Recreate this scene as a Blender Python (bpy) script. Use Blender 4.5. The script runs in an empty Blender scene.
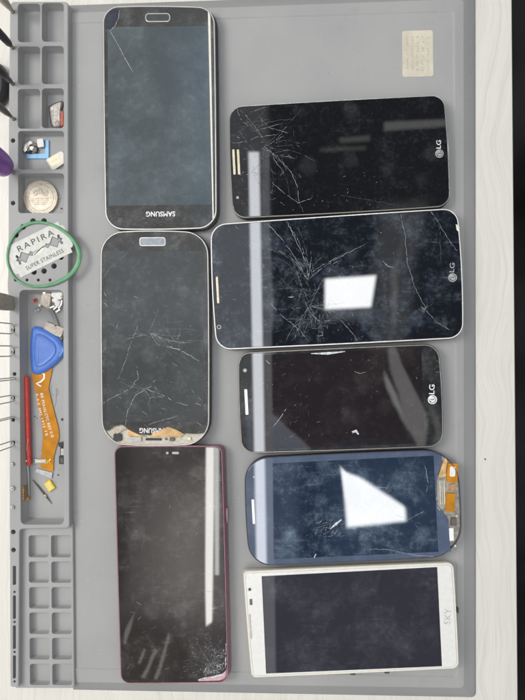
import bpy, math, random
from mathutils import Vector
from mathutils.geometry import tessellate_polygon

MM = 0.001
scene = bpy.context.scene
COL = scene.collection
rnd = random.Random(7)

# ------------------------------------------------------------------ camera
S_PX = 0.655            # millimetres per photo pixel at the bench, frame centre
H = 372.0               # camera distance
TILT = math.radians(2.4)
C = Vector((H * math.sin(TILT), 0, H * math.cos(TILT)))
FW = (-C).normalized()
RT = FW.cross(Vector((0, 1, 0))).normalized()
UP = RT.cross(FW).normalized()

def P(px, py, z=0.0):
    """where the sight line through a photo pixel meets height z (mm)"""
    k = S_PX / H
    d = FW + RT * ((px - 262.5) * k) + UP * ((350.0 - py) * k)
    t = (z - C.z) / d.z
    p = C + d * t
    return Vector((p.x, p.y, z))

def P2(px, py, z):
    p = P(px, py, z)
    return (p.x, p.y)

cam = bpy.data.cameras.new('camera')
cam.sensor_width = 36; cam.sensor_fit = 'AUTO'
cam.lens = 36 * H / (700 * S_PX)
cam.clip_start = 0.01; cam.clip_end = 50
co = bpy.data.objects.new('camera', cam); COL.objects.link(co)
co.location = C * MM
from mathutils import Matrix
co.rotation_euler = Matrix((RT, UP, -FW)).transposed().to_euler()
scene.camera = co

# ------------------------------------------------------------------ nodes / materials
class NT:
    def __init__(s, tree): s.t = tree; s.n = tree.nodes; s.l = tree.links
    def node(s, typ, ins=None, **kw):
        n = s.n.new(typ)
        for k, v in kw.items(): setattr(n, k, v)
        for k, v in (ins or {}).items(): s.put(n.inputs[k], v)
        return n
    def put(s, sock, v):
        if isinstance(v, bpy.types.NodeSocket): s.l.new(v, sock)
        elif isinstance(v, bpy.types.Node): s.l.new(v.outputs[0], sock)
        else:
            if hasattr(sock.default_value, '__len__') and not hasattr(v, '__len__'): v = [v] * len(sock.default_value)
            if hasattr(sock.default_value, '__len__') and len(sock.default_value) == 4 and len(v) == 3: v = (*v, 1)
            sock.default_value = v
    def math(s, op, a, b=0.0, clamp=False):
        n = s.n.new('ShaderNodeMath'); n.operation = op; n.use_clamp = clamp
        s.put(n.inputs[0], a); s.put(n.inputs[1], b); return n.outputs[0]
    def mix(s, f, a, b):
        n = s.n.new('ShaderNodeMix'); n.data_type = 'RGBA'
        s.put(n.inputs[0], f); s.put(n.inputs[6], a); s.put(n.inputs[7], b); return n.outputs[2]
    def ramp(s, v, lo, hi, a=0.0, b=1.0, smooth=True):
        n = s.n.new('ShaderNodeMapRange'); n.interpolation_type = 'SMOOTHSTEP' if smooth else 'LINEAR'
        s.put(n.inputs[0], v)
        for i, x in zip((1, 2, 3, 4), (lo, hi, a, b)): s.put(n.inputs[i], x)
        return n.outputs[0]

def new_mat(name):
    m = bpy.data.materials.new(name); m.use_nodes = True
    t = NT(m.node_tree); b = m.node_tree.nodes['Principled BSDF']
    return m, t, b

def mm_coords(t, off=(0, 0, 0)):
    tc = t.node('ShaderNodeTexCoord')
    mp = t.node('ShaderNodeMapping')
    t.put(mp.inputs[0], tc.outputs['Object']); mp.inputs['Scale'].default_value = (1000,) * 3
    mp.inputs['Location'].default_value = off
    return mp.outputs[0]

def noise(t, v, scale, detail=4, rough=.55, dist=0.0):
    n = t.node('ShaderNodeTexNoise', {'Vector': v, 'Scale': scale, 'Detail': detail, 'Roughness': rough, 'Distortion': dist})
    return n.outputs[0]

def plain(name, col, rough=.5, metal=0.0, var=.12, scale=.4, bump=0.0, spec=.5, trans=0.0, bevel=0.0):
    m, t, b = new_mat(name)
    v = mm_coords(t)
    f = noise(t, v, scale, 5)
    lo = [c * (1 - var) for c in col]; hi = [min(1, c * (1 + var)) for c in col]
    t.put(b.inputs['Base Color'], t.mix(t.ramp(f, .3, .7), lo, hi))
    b.inputs['Roughness'].default_value = rough
    b.inputs['Metallic'].default_value = metal
    b.inputs['Specular IOR Level'].default_value = spec
    if trans: b.inputs['Transmission Weight'].default_value = trans
    if bump or bevel:
        nrm = None
        if bevel:
            bv = t.node('ShaderNodeBevel'); bv.samples = 6; bv.inputs[0].default_value = bevel * MM; nrm = bv.outputs[0]
        if bump:
            bp = t.node('ShaderNodeBump', {'Height': noise(t, v, scale * 6, 4), 'Strength': bump, 'Distance': .0003})
            if nrm: t.put(bp.inputs['Normal'], nrm)
            nrm = bp.outputs[0]
        t.put(b.inputs['Normal'], nrm)
    return m

def glass(name, base, dust=.1, dustcol=(.35, .37, .38), rough=.05, seed=0, scale=.05, specks=.5, ior=1.5, stretch=(1, 1, 1), spec=.5, lo=.42, finger=.5, wipe=.35, cloud=.55):
    """dirty cover glass over a dark panel: smears, finger marks, dust grains"""
    m, t, b = new_mat(name)
    v0 = mm_coords(t, (seed * 37.1, seed * 11.7, 0))
    mp = t.node('ShaderNodeMapping'); t.put(mp.inputs[0], v0); mp.inputs['Scale'].default_value = stretch
    v = mp.outputs[0]
    n1 = noise(t, v, scale, 9, .70, .2)
    n2 = noise(t, v, scale * 6, 6, .7, .2)
    sm = t.math('ADD', t.math('MULTIPLY', t.ramp(n1, lo, .80), cloud), t.math('MULTIPLY', t.math('MULTIPLY', t.ramp(n2, .45, .75), t.ramp(n1, .36, .62)), .55))
    # finger marks: ovals filled with fine ridges
    wob = t.node('ShaderNodeVectorMath', {0: v0, 1: t.node('ShaderNodeVectorMath', {0: t.node('ShaderNodeTexNoise', {'Vector': v0, 'Scale': .12, 'Detail': 3}).outputs['Color'], 1: (7, 7, 0)}, operation='MULTIPLY').outputs[0]}, operation='ADD').outputs[0]
    fv = t.node('ShaderNodeTexVoronoi', {'Vector': wob, 'Scale': .055})
    fon = t.math('GREATER_THAN', t.node('ShaderNodeSeparateColor', {0: fv.outputs['Color']}).outputs[2], .55)
    fo = t.math('MULTIPLY', t.ramp(fv.outputs['Distance'], .18, .42, 1, 0), fon)
    rid = t.node('ShaderNodeTexWave', {'Vector': wob, 'Scale': .55, 'Distortion': 4, 'Detail': 2, 'Detail Scale': .4}, wave_type='RINGS')
    fo = t.math('MULTIPLY', fo, t.ramp(t.math('MULTIPLY', rid.outputs[1], n2), .1, .5, .25, 1))
    sm = t.math('ADD', sm, t.math('MULTIPLY', fo, finger))
    # wiping marks: thin stretched noise
    for rot, lo2 in ((.6 + seed, .60), (2.2 + seed * .7, .63)):
        mp2 = t.node('ShaderNodeMapping'); t.put(mp2.inputs[0], v0)
        mp2.inputs['Rotation'].default_value = (0, 0, rot); mp2.inputs['Scale'].default_value = (.07, 1.3, 1)
        n3 = t.math('MULTIPLY', t.ramp(noise(t, mp2.outputs[0], .5, 4, .65), lo2, .74), t.ramp(n1, .4, .6))
        sm = t.math('ADD', sm, t.math('MULTIPLY', n3, wipe))
    vo = t.node('ShaderNodeTexVoronoi', {'Vector': v0, 'Scale': .32})
    big = t.math('GREATER_THAN', t.node('ShaderNodeSeparateColor', {0: vo.outputs['Color']}).outputs[0], .72)
    sp = t.math('MULTIPLY', t.ramp(vo.outputs['Distance'], .03, .11, 1, 0), big)
    fac = t.math('MULTIPLY', sm, dust)
    fac = t.math('ADD', fac, t.math('MULTIPLY', sp, specks * .35), True)
    t.put(b.inputs['Base Color'], t.mix(fac, base, dustcol))
    t.put(b.inputs['Roughness'], t.ramp(sm, 0, 1.4, rough * .35, rough * .35 + .03, False))
    b.inputs['IOR'].default_value = ior
    b.inputs['Specular IOR Level'].default_value = spec
    return m

M = {}
M['chrome'] = plain('bright_chrome', (.62, .60, .56), .28, 1, .05, .2)
M['silver'] = plain('silver_plastic', (.62, .61, .58), .3, .6, .06)
M['white_frame'] = plain('white_frame', (.82, .81, .77), .3, .2, .04)
M['cream'] = plain('cream_plastic', (.78, .74, .64), .4, 0, .04)
M['white_front'] = plain('white_front', (.80, .79, .75), .12, 0, .03)
M['dark_frame'] = plain('dark_frame', (.10, .10, .105), .3, .7, .1)
M['bronze'] = plain('grey_bronze_frame', (.32, .29, .25), .3, .8, .1)
M['pink'] = plain('mauve_metal', (.33, .17, .21), .32, .55, .1)
M['pink_light'] = plain('pink_metal', (.62, .40, .42), .35, .3, .1)
M['blue_frame'] = plain('slate_blue_frame', (.05, .055, .075), .3, .4, .1)
M['crack'] = plain('fractured_glass_edge', (.60, .62, .64), .35, 0, .4, .6)
M['crack_dim'] = plain('hairline_glass_edge', (.22, .23, .25), .35, 0, .2)
M['scratch'] = plain('scuffed_glass', (.17, .165, .155), .3, 0, .4, .6)
M['logo_white'] = plain('logo_white', (.80, .80, .80), .4)
M['logo_grey'] = plain('logo_grey', (.38, .38, .38), .4)
M['logo_faint'] = plain('logo_faint', (.48, .47, .46), .4)
M['black'] = plain('black_plastic', (.02, .02, .022), .35)
M['hole'] = plain('dark_plastic', (.035, .035, .037), .6)
M['steel'] = plain('steel', (.58, .56, .52), .28, .75, .15, .8)
M['steel_dark'] = plain('dark_steel', (.12, .11, .10), .35, .4, .2, .8)
M['taupe'] = plain('taupe_steel', (.44, .40, .34), .4, .2, .15)
M['gold'] = plain('gold_contact', (.75, .55, .22), .3, .9, .1)
M['gold_pale'] = plain('pale_gold', (.66, .58, .42), .35, .5, .12, .8)
M['copper'] = plain('copper', (.50, .27, .12), .4, .4, .1)
M['orange'] = plain('amber_film', (.52, .205, .002), .4, 0, .18, .12, spec=.25)
M['orange_light'] = plain('amber_film_light', (.66, .33, .03), .35, 0, .15, .3)
M['adhesive'] = plain('tan_adhesive', (.66, .42, .18), .5, 0, .25, .3, .3)
M['stiff'] = plain('grey_stiffener', (.48, .47, .45), .5, 0, .15)
M['beige'] = plain('beige_metal', (.46, .40, .33), .45, .1, .22, .6)
M['white'] = plain('white_print', (.88, .88, .86), .5, 0, .03)
M['paper'] = plain('white_pad', (.82, .81, .77), .8, 0, .06, .6, .5)
M['pick'] = plain('blue_plastic', (.06, .17, .56), .35, 0, .05)
M['pick_light'] = plain('light_blue_plastic', (.20, .36, .78), .35, 0, .05)
M['sky_blue'] = plain('sky_blue_plastic', (.27, .53, .80), .3, 0, .1)
M['red'] = plain('red_plastic', (.62, .055, .045), .35, 0, .12)
M['red_dark'] = plain('rust_red', (.55, .12, .08), .5, 0, .3, 1.0)
M['purple'] = plain('purple_plastic', (.23, .06, .40), .3, 0, .12, .3)
M['tan'] = plain('tan_metal', (.42, .36, .28), .4, .3)
M['green'] = plain('green_rubber', (.10, .30, .14), .38, 0, .15, .2)
M['yellow'] = plain('yellow_plastic', (.80, .58, .03), .4, 0, .1)
M['coin'] = plain('coin_metal', (.58, .52, .42), .36, .5, .14, .5, .5)
M['coin_dark'] = plain('coin_worn', (.52, .46, .38), .42, .5, .2, .6, .4)
M['blade'] = plain('blade_steel', (.60, .60, .56), .5, 0, .08, .3)
M['ink'] = plain('blade_print', (.045, .043, .038), .5, 0, .2)
M['brown'] = plain('brown_board', (.32, .19, .08), .5, 0, .2)
M['shield'] = plain('chassis_metal', (.34, .31, .26), .4, .6, .3, .35, .5)
M['sticker'] = plain('beige_sticker', (.62, .57, .46), .5, 0, .08, .12)
M['sticker_ink'] = plain('faded_print', (.44, .40, .30), .6, 0, .2)

def mat_silicone(name='grey_silicone', k=1.0):
    m, t, b = new_mat(name)
    v = mm_coords(t)
    f = noise(t, v, .018, 4, .5)
    g = noise(t, v, .9, 4, .6)
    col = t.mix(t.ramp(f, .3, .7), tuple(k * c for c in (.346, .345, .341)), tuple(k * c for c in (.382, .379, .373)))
    col = t.mix(t.math('MULTIPLY', t.ramp(g, .45, .8), .10), col, (.46, .46, .45))
    # pale scuffs and rubbed dirt
    mp = t.node('ShaderNodeMapping'); t.put(mp.inputs[0], v); mp.inputs['Scale'].default_value = (1.6, .10, 1); mp.inputs['Rotation'].default_value = (0, 0, .5)
    s = t.ramp(noise(t, mp.outputs[0], .5, 3), .66, .78)
    col = t.mix(t.math('MULTIPLY', s, .16), col, (.55, .55, .54))
    d = t.ramp(noise(t, v, .06, 5, .65), .56, .8)
    col = t.mix(t.math('MULTIPLY', d, .30), col, (.24, .235, .225))
    vo = t.node('ShaderNodeTexVoronoi', {'Vector': v, 'Scale': .09})
    on = t.math('GREATER_THAN', t.node('ShaderNodeSeparateColor', {0: vo.outputs['Color']}).outputs[1], .8)
    sp = t.math('MULTIPLY', t.ramp(vo.outputs['Distance'], .015, .04, 1, 0), on)
    col = t.mix(t.math('MULTIPLY', sp, .5), col, (.62, .62, .6))
    t.put(b.inputs['Base Color'], col)
    t.put(b.inputs['Roughness'], t.ramp(d, 0, 1, .62, .5))
    b.inputs['Specular IOR Level'].default_value = .35
    bv = t.node('ShaderNodeBevel'); bv.samples = 6; bv.inputs[0].default_value = .7 * MM
    bp = t.node('ShaderNodeBump', {'Height': noise(t, v, 2.5, 3), 'Strength': .12, 'Distance': .0002, 'Normal': bv.outputs[0]})
    t.put(b.inputs['Normal'], bp.outputs[0])
    return m
M['mat'] = mat_silicone()
M['mat_border'] = mat_silicone('darker_silicone_border', .80)  # same silicone with its base tones scaled darker for the outer bands

def mat_bench():
    m, t, b = new_mat('white_laminate')
    v = mm_coords(t)
    low = t.node('ShaderNodeTexNoise', {'Vector': v, 'Scale': .006, 'Detail': 3})
    wv = t.node('ShaderNodeVectorMath', {0: v, 1: t.node('ShaderNodeVectorMath', {0: low.outputs['Color'], 1: (70, 0, 0)}, operation='MULTIPLY').outputs[0]}, operation='ADD').outputs[0]
    def grain(sc, ys, det, dist=0.0):
        mp = t.node('ShaderNodeMapping'); t.put(mp.inputs[0], wv); mp.inputs['Scale'].default_value = (1, ys, 1)
        return noise(t, mp.outputs[0], sc, det, .62, dist)
    g1, g2, fine = grain(.16, .02, 3, .4), grain(.5, .016, 4, .6), grain(1.5, .02, 4)
    col = t.mix(t.math('MULTIPLY', t.ramp(g1, .38, .66), .45), (.765, .735, .675), (.695, .66, .595))
    col = t.mix(t.math('MULTIPLY', t.ramp(g2, .50, .66), .42), col, (.62, .585, .52))
    col = t.mix(t.math('MULTIPLY', t.ramp(fine, .46, .7), .3), col, (.58, .555, .50))
    st = t.ramp(noise(t, v, .012, 5, .6), .58, .8)
    col = t.mix(t.math('MULTIPLY', st, .25), col, (.58, .53, .45))
    vo = t.node('ShaderNodeTexVoronoi', {'Vector': v, 'Scale': .03})
    on = t.math('GREATER_THAN', t.node('ShaderNodeSeparateColor', {0: vo.outputs['Color']}).outputs[1], .78)
    col = t.mix(t.math('MULTIPLY', t.ramp(vo.outputs['Distance'], .012, .022, 1, 0), on), col, (.08, .075, .07))
    t.put(b.inputs['Base Color'], col)
    b.inputs['Roughness'].default_value = .45
    bp = t.node('ShaderNodeBump', {'Height': fine, 'Strength': .1, 'Distance': .0003})
    t.put(b.inputs['Normal'], bp.outputs[0])
    return m
M['bench'] = mat_bench()
M['floor'] = plain('dark_floor', (.013, .0125, .013), .7, 0, .97, .003, spec=.08)

# ------------------------------------------------------------------ mesh helpers (all in mm)
def rounded(pts, r, n=7):
    """closed outline with rounded corners; r is one radius or one per corner"""
    k = len(pts); out = []
    rs = r if hasattr(r, '__len__') else [r] * k
    for i in range(k):
        p = Vector(pts[i][:2]); a = Vector(pts[i - 1][:2]); b = Vector(pts[(i + 1) % k][:2])
        da, db = a - p, b - p
        rr = min(rs[i], da.length * .499, db.length * .499)
        if rr < 1e-4: out.append((p.x, p.y)); continue
        p0 = p + da.normalized() * rr; p3 = p + db.normalized() * rr
        c1 = p0 + (p - p0) * .56; c2 = p3 + (p - p3) * .56
        for j in range(n + 1):
            t = j / n; s = 1 - t
            q = p0 * s**3 + c1 * 3 * s * s * t + c2 * 3 * s * t * t + p3 * t**3
            out.append((q.x, q.y))
    return out

def subdiv(pts, step=4.0):
    out = []
    for i in range(len(pts)):
        a = Vector(pts[i]); b = Vector(pts[(i + 1) % len(pts)])
        n = max(1, int((b - a).length / step))
        for j in range(n): q = a.lerp(b, j / n); out.append((q.x, q.y))
    return out

def area2(pts): return sum(pts[i - 1][0] * pts[i][1] - pts[i][0] * pts[i - 1][1] for i in range(len(pts)))
def ccw(pts): return list(pts) if area2(pts) > 0 else list(reversed(pts))

def inset(pts, d):
    n = len(pts); out = []
    for i in range(n):
        a = Vector(pts[i - 1]); p = Vector(pts[i]); b = Vector(pts[(i + 1) % n])
        e1 = (p - a); e2 = (b - p)
        e1 = e1.normalized() if e1.length > 1e-9 else e2.normalized()
        e2 = e2.normalized() if e2.length > 1e-9 else e1
        n1 = Vector((-e1.y, e1.x)); n2 = Vector((-e2.y, e2.x))
        m = n1 + n2; m = m.normalized() if m.length > 1e-6 else n1
        c = max(.35, m.dot(n1))
        q = p + m * (d / c); out.append((q.x, q.y))
    return out

def bowed(corners, r, bows, n=8):
    """four corners (order round the outline), corner radii, outward bow of each edge"""
    pts = [Vector(c[:2]) for c in corners]
    if area2([tuple(p) for p in pts]) < 0: raise ValueError('corners must run counter-clockwise')
    rp = rounded([tuple(p) for p in pts], r, n)
    out = []
    rp = subdiv(rp, 5.0)
    for q in rp:
        v = Vector(q); add = Vector((0, 0))
        for i in range(4):
            a, b = pts[i], pts[(i + 1) % 4]
            e = b - a; L = e.length; e = e / L; nn = Vector((e.y, -e.x))
            s = (v - a).dot(e) / L; dist = abs((v - a).dot(nn))
            w = max(0, 1 - dist / 18.0)
            add += nn * bows[i] * max(0, 1 - (2 * s - 1) ** 2) * w
        v += add; out.append((v.x, v.y))
    return out

class MB:
    def __init__(s): s.v = []; s.f = []; s.m = []; s.mats = []; s.flat = set()
    def mi(s, m):
        if m not in s.mats: s.mats.append(m)
        return s.mats.index(m)
    def add(s, verts, faces, mat):
        o = len(s.v); s.v += [tuple(v) for v in verts]; k = s.mi(mat)
        for f in faces:
            if len(f) > 4: s.flat.add(len(s.f))
            s.f.append([o + i for i in f]); s.m.append(k)
        return s
    def loft(s, rings, mat, bottom=True, top=True, topmat=None):
        n = len(rings[0]); vs = [p for r in rings for p in r]; fs = []
        for a in range(len(rings) - 1):
            for i in range(n):
                j = (i + 1) % n
                fs.append((a * n + i, a * n + j, (a + 1) * n + j, (a + 1) * n + i))
        if bottom: fs.append(tuple(reversed(range(n))))
        if top and topmat is None: fs.append(tuple(range((len(rings) - 1) * n, len(rings) * n)))
        s.add(vs, fs, mat)
        if top and topmat is not None: s.add(rings[-1], [tuple(range(n))], topmat)
        return s
    def prism(s, pts, z0, z1, mat, edge=0.0, topmat=None):
        pts = ccw(pts)
        r = [[(x, y, z0) for x, y in pts]]
        if edge:
            i1 = inset(pts, edge * .3); i2 = inset(pts, edge)
            r += [[(x, y, z1 - edge) for x, y in pts], [(x, y, z1 - edge * .3) for x, y in i1], [(x, y, z1) for x, y in i2]]
        else: r.append([(x, y, z1) for x, y in pts])
        return s.loft(r, mat, topmat=topmat)
    def sheet(s, pts, z, mat):
        pts = ccw(pts)
        return s.add([(x, y, z) for x, y in pts], [tuple(range(len(pts)))], mat)
    def tube(s, path, rad, mat, n=10):
        path = [Vector(p) for p in path]; k = len(path); vs = []; fs = []
        rads = rad if hasattr(rad, '__len__') else [rad] * k
        prev = None
        for i, p in enumerate(path):
            d = (path[min(i + 1, k - 1)] - path[max(i - 1, 0)]).normalized()
            a = prev if prev is not None else (Vector((0, 0, 1)) if abs(d.z) < .9 else Vector((1, 0, 0)))
            x = (a - d * a.dot(d)).normalized(); y = d.cross(x); prev = x
            for j in range(n):
                t = 2 * math.pi * j / n
                vs.append(p + x * (rads[i] * math.cos(t)) + y * (rads[i] * math.sin(t)))
        for i in range(k - 1):
            for j in range(n):
                q = (j + 1) % n
                fs.append((i * n + j, i * n + q, (i + 1) * n + q, (i + 1) * n + j))
        fs.append(tuple(reversed(range(n)))); fs.append(tuple(range((k - 1) * n, k * n)))
        return s.add(vs, fs, mat)
    def lathe(s, c, prof, mat, n=32, sx=1, sy=1):
        rings = [[(c[0] + sx * r * math.cos(2 * math.pi * j / n), c[1] + sy * r * math.sin(2 * math.pi * j / n), z) for j in range(n)] for r, z in prof]
        return s.loft(rings, mat)
    def ribbon(s, path, widths, z, mat):
        path = [Vector(p) for p in path]; k = len(path); L = []; R = []
        for i, p in enumerate(path):
            d = path[min(i + 1, k - 1)] - path[max(i - 1, 0)]
            d = d.normalized() if d.length > 1e-9 else Vector((1, 0))
            q = Vector((-d.y, d.x)) * widths[i] * .5
            L.append((p.x + q.x, p.y + q.y, z)); R.append((p.x - q.x, p.y - q.y, z))
        return s.add(L + R, [(k + i, k + i + 1, i + 1, i) for i in range(k - 1)], mat)
    def box(s, c, sx, sy, z0, z1, mat, ang=0.0, r=.15, edge=.12):
        pts = rounded([(-sx / 2, -sy / 2), (sx / 2, -sy / 2), (sx / 2, sy / 2), (-sx / 2, sy / 2)], r, 3)
        ca, sa = math.cos(ang), math.sin(ang)
        return s.prism([(c[0] + x * ca - y * sa, c[1] + x * sa + y * ca) for x, y in pts], z0, z1, mat, edge)
    def build(s, name, parent=None, loc=None, smooth=35):
        o0 = Vector(parent['_o']) if parent is not None and '_o' in parent else (Vector(loc) if loc else Vector((0, 0, 0)))
        me = bpy.data.meshes.new(name)
        me.from_pydata([((x - o0.x) * MM, (y - o0.y) * MM, (z - o0.z) * MM) for x, y, z in s.v], [], s.f)
        for m in s.mats: me.materials.append(m)
        me.polygons.foreach_set('material_index', s.m)
        me.polygons.foreach_set('use_smooth', [i not in s.flat for i in range(len(s.f))])
        me.update()
        me.set_sharp_from_angle(angle=math.radians(smooth))
        me.polygons.foreach_set('use_smooth', [i not in s.flat for i in range(len(s.f))]); me.update()
        o = bpy.data.objects.new(name, me); COL.objects.link(o)
        o['_o'] = tuple(o0)
        if parent is not None: o.parent = parent
        else: o.location = o0 * MM
        return o

def tag(o, label=None, cat=None, group=None, kind=None):
    if label: o['label'] = label
    if cat: o['category'] = cat
    if group: o['group'] = group
    if kind: o['kind'] = kind
    return o

def thing(name, loc, label, cat, group=None):
    o = bpy.data.objects.new(name, None); COL.objects.link(o)
    o.empty_display_size = .01
    o.location = Vector(loc) * MM; o['_o'] = tuple(loc)
    return tag(o, label, cat, group)

def text_into(mb, s, center, w, h, ang, z, mat, bold=0.0, spacing=1.0, w_is_max=False):
    """lettering as flat mesh: centre (mm), width, height, reading direction in degrees"""
    cu = bpy.data.curves.new('lettering', 'FONT'); cu.body = s; cu.align_x = 'CENTER'; cu.align_y = 'CENTER'
    cu.offset = bold; cu.space_character = spacing; cu.resolution_u = 4
    ob = bpy.data.objects.new('lettering', cu); COL.objects.link(ob)
    bpy.context.view_layer.update()
    me = bpy.data.meshes.new_from_object(ob.evaluated_get(bpy.context.evaluated_depsgraph_get()))
    xs = [v.co.x for v in me.vertices]; ys = [v.co.y for v in me.vertices]
    x0, x1, y0, y1 = min(xs), max(xs), min(ys), max(ys)
    a = math.radians(ang); ca, sa = math.cos(a), math.sin(a)
    vs = []
    for v in me.vertices:
        u = ((v.co.x - x0) / (x1 - x0) - .5) * w; t = ((v.co.y - y0) / (y1 - y0) - .5) * h
        vs.append((center[0] + u * ca - t * sa, center[1] + u * sa + t * ca, z))
    mb.add(vs, [tuple(p.vertices) for p in me.polygons], mat)
    bpy.data.objects.remove(ob); bpy.data.curves.remove(cu); bpy.data.meshes.remove(me)
    return mb

# ------------------------------------------------------------------ setting
b = MB()
e0, e1 = P(513, 0), P(519, 700)
def edge_x(y): return e0.x + (e1.x - e0.x) * (y - e0.y) / (e1.y - e0.y)
bp = [(-900, -700), (edge_x(-700), -700), (edge_x(700), 700), (-900, 700)]
b.loft([[(x, y, z) for x, y in (inset(ccw(bp), d) if d else ccw(bp))] for d, z in ((0, -24), (0, -2.6), (.35, -1.3), (1.0, -.4), (2.4, 0))], M['bench'])
tag(b.build('bench_top'), 'white wood grain bench top under the grey mat', 'bench top', kind='structure')
b = MB(); b.sheet([(-3000, -3000), (3000, -3000), (3000, 3000), (-3000, 3000)], -720, M['floor'])
tag(b.build('floor'), 'dark floor beyond the bench edge', 'floor', kind='structure')

# ------------------------------------------------------------------ the mat
ZT, ZB, ZS = 10.0, 6.2, 4.2     # tray top, small compartment block top, work sheet
mo = P(262, 350, 0)
mat = thing('repair_mat', (mo.x, mo.y, 0), 'large grey silicone repair mat with moulded compartments under the phones', 'repair mat')

def ring(pxs, z): return [tuple(P(x, y, z)) for x, y in pxs]
b = MB()
def mat_ring(xl, xr_t, xr_b, yt_l, yt_r, yb_l, yb_r, r, z):
    xl2 = xl + 17.2; xl = xl + 10.4
    q = [P2(xl2, yb_l, z), P2(xr_b, yb_r, z), P2(xr_t, yt_r, z), P2(xl, yt_l, z), P2(xl, 527, z), P2(xl2, 527, z)]
    return [(x, y, z) for x, y in rounded(q, [.3, r, r, .3, .2, .2], 6)]
rings = [mat_ring(56, 475.4, 475.8, 5.5, -8.5, 689.6, 697.2, 3, 0.0),
         mat_ring(56, 475.0, 475.4, 5.8, -8.2, 689.2, 696.8, 3, .9),
         mat_ring(56.1, 474, 474.6, 6.5, -7.5, 688.6, 696, 3, 1.6),
         mat_ring(56.2, 463.5, 464, 13, -1, 682, 688, 3, 3.9),
         mat_ring(56.3, 456.5, 460, 20, 8, 671.5, 680.5, 3, 4.7),
         mat_ring(56.4, 454.5, 458, 22.5, 10.5, 669, 678, 3, 4.75),
         mat_ring(56.5, 452.8, 456.3, 24.2, 12.2, 667.4, 676.4, 3, ZS)]
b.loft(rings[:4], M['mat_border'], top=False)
b.loft(rings[3:], M['mat'], bottom=False)
b.build('work_sheet', mat, smooth=20)

def cutter(outs):
    """outs: list of (outline px at z_top, radius mm, z_top, z_floor, draft mm)"""
    c = MB()
    for pts, r, zt, zf, dr in outs:
        o = ccw(rounded([P2(x, y, zt) for x, y in pts], r, 6))
        c.loft([[(x, y, zf) for x, y in inset(o, dr + .9)], [(x, y, zf + .35) for x, y in inset(o, dr + .35)],
                [(x, y, zf + 1.0) for x, y in inset(o, dr)], [(x, y, zt - .02) for x, y in o], [(x, y, zt + 3) for x, y in inset(o, -.05)]], M['mat'])
    return c
def hole(px, py, rpx, zt, zf=1.0):
    c = P(px, py, zt); return (c.x, c.y, rpx * S_PX * (H - zt) / H, zt, zf)

def cut(obj, cutter_obj):
    md = obj.modifiers.new('cut', 'BOOLEAN'); md.operation = 'DIFFERENCE'; md.solver = 'EXACT'; md.object = cutter_obj
    bpy.context.view_layer.update()
    me = bpy.data.meshes.new_from_object(obj.evaluated_get(bpy.context.evaluated_depsgraph_get()))
    obj.modifiers.clear(); old = obj.data; obj.data = me; bpy.data.meshes.remove(old)
    cm = cutter_obj.data; bpy.data.objects.remove(cutter_obj); bpy.data.meshes.remove(cm)
    me.polygons.foreach_set('use_smooth', [True] * len(me.polygons))
    me.set_sharp_from_angle(angle=math.radians(28))
    me.polygons.foreach_set('use_smooth', [abs(q.normal.z) < .999 and len(q.vertices) < 9 for q in me.polygons]); me.update()

def rect(x0, y0, x1, y1): return [(x0, y1), (x1, y1), (x1, y0), (x0, y0)]

b = MB()
tp = [(10.3, 687), (18.5, 687), (19.5, 529), (69.4, 528), (68.2, 280), (68, 1.6), (10, 1.6), (8.6, 140), (8.2, 272), (7.2, 288), (9.4, 300), (9.6, 530)]
to = ccw(rounded([P2(x, y, ZT) for x, y in tp], [1.5, .6, 2, 2, 20, 2.5, 3, 20, 5, 5, 5, 20], 5))
b.loft([[(x, y, 0.02) for x, y in inset(to, -.8)], [(x, y, ZT - .7) for x, y in inset(to, -.15)], [(x, y, ZT - .2) for x, y in inset(to, .05)], [(x, y, ZT) for x, y in inset(to, .45)]], M['mat'])
tray = b.build('parts_tray', mat)
cs = []
for y0, y1 in ((3.6, 42.2), (46.6, 84.6), (89, 128.6)):
    cs.append((rect(18, y0, 40.2, y1), 2.2, ZT, 2.2, .5)); cs.append((rect(42, y0 - .6, 63.8, y1 - .6), 2.2, ZT, 2.2, .5))
cs.append((rect(18.2, 131, 64, 169.4), 2.0, ZT, 2.2, .5))
cs.append((rect(18.3, 173.4, 64, 213), 2.0, ZT, 2.2, .5))
cs.append(([(20.8, 524.6), (64, 524.6), (63.4, 290), (19.4, 290)], 3.2, ZT, 1.2, 1.5))
c = cutter(cs)
TOOLS = [(13, 12), (13, 48), (13, 84), (14, 119), (12.5, 172), (13, 306), (13.2, 330), (13.2, 352), (14.5, 374), (13.2, 398), (13.2, 420), (13.2, 442.5), (13, 464), (13, 488), (13, 507)]
hs = [hole(x, y, 1.9, ZT, 3) for x, y in TOOLS]
hs += [hole(13, 140.5, 2.3, ZT), hole(13, 203, 2.3, ZT), hole(13.3, 532, 2.4, ZT), hole(13.5, 550, 2.4, ZT)]
for x, y in ((16, 235), (23, 227), (33, 221), (44, 221), (54, 266), (44, 271), (34, 272), (61, 257), (23, 266), (16, 256), (54, 227), (61, 236)): hs.append(hole(x, y, 2.8, ZT, 2))
for x in (15.5, 27, 38.3, 50, 61.5): hs.append(hole(x, 280, 1.5, ZT, 2))
for y in (592, 622, 652, 681.5): hs.append(hole(14.6, y, 1.2, ZT, 3))
for x, y, r, zt, zf in hs: c.lathe((x, y), [(r * .96, zf), (r, zt), (r * 1.02, zt + 3)], M['hole'], 20)
for y0, y1, w in ((566, 585, 3.2), (595.5, 619, 2.8), (625.5, 649, 2.8), (655.5, 678.5, 2.8)):
    o = ccw(rounded([P2(x, y, ZT) for x, y in rect(14.4 - w / 2, y0, 14.4 + w / 2, y1)], .5, 3))
    c.loft([[(x, y, 4.5) for x, y in o], [(x, y, ZT + 3) for x, y in o]], M['hole'])
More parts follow.
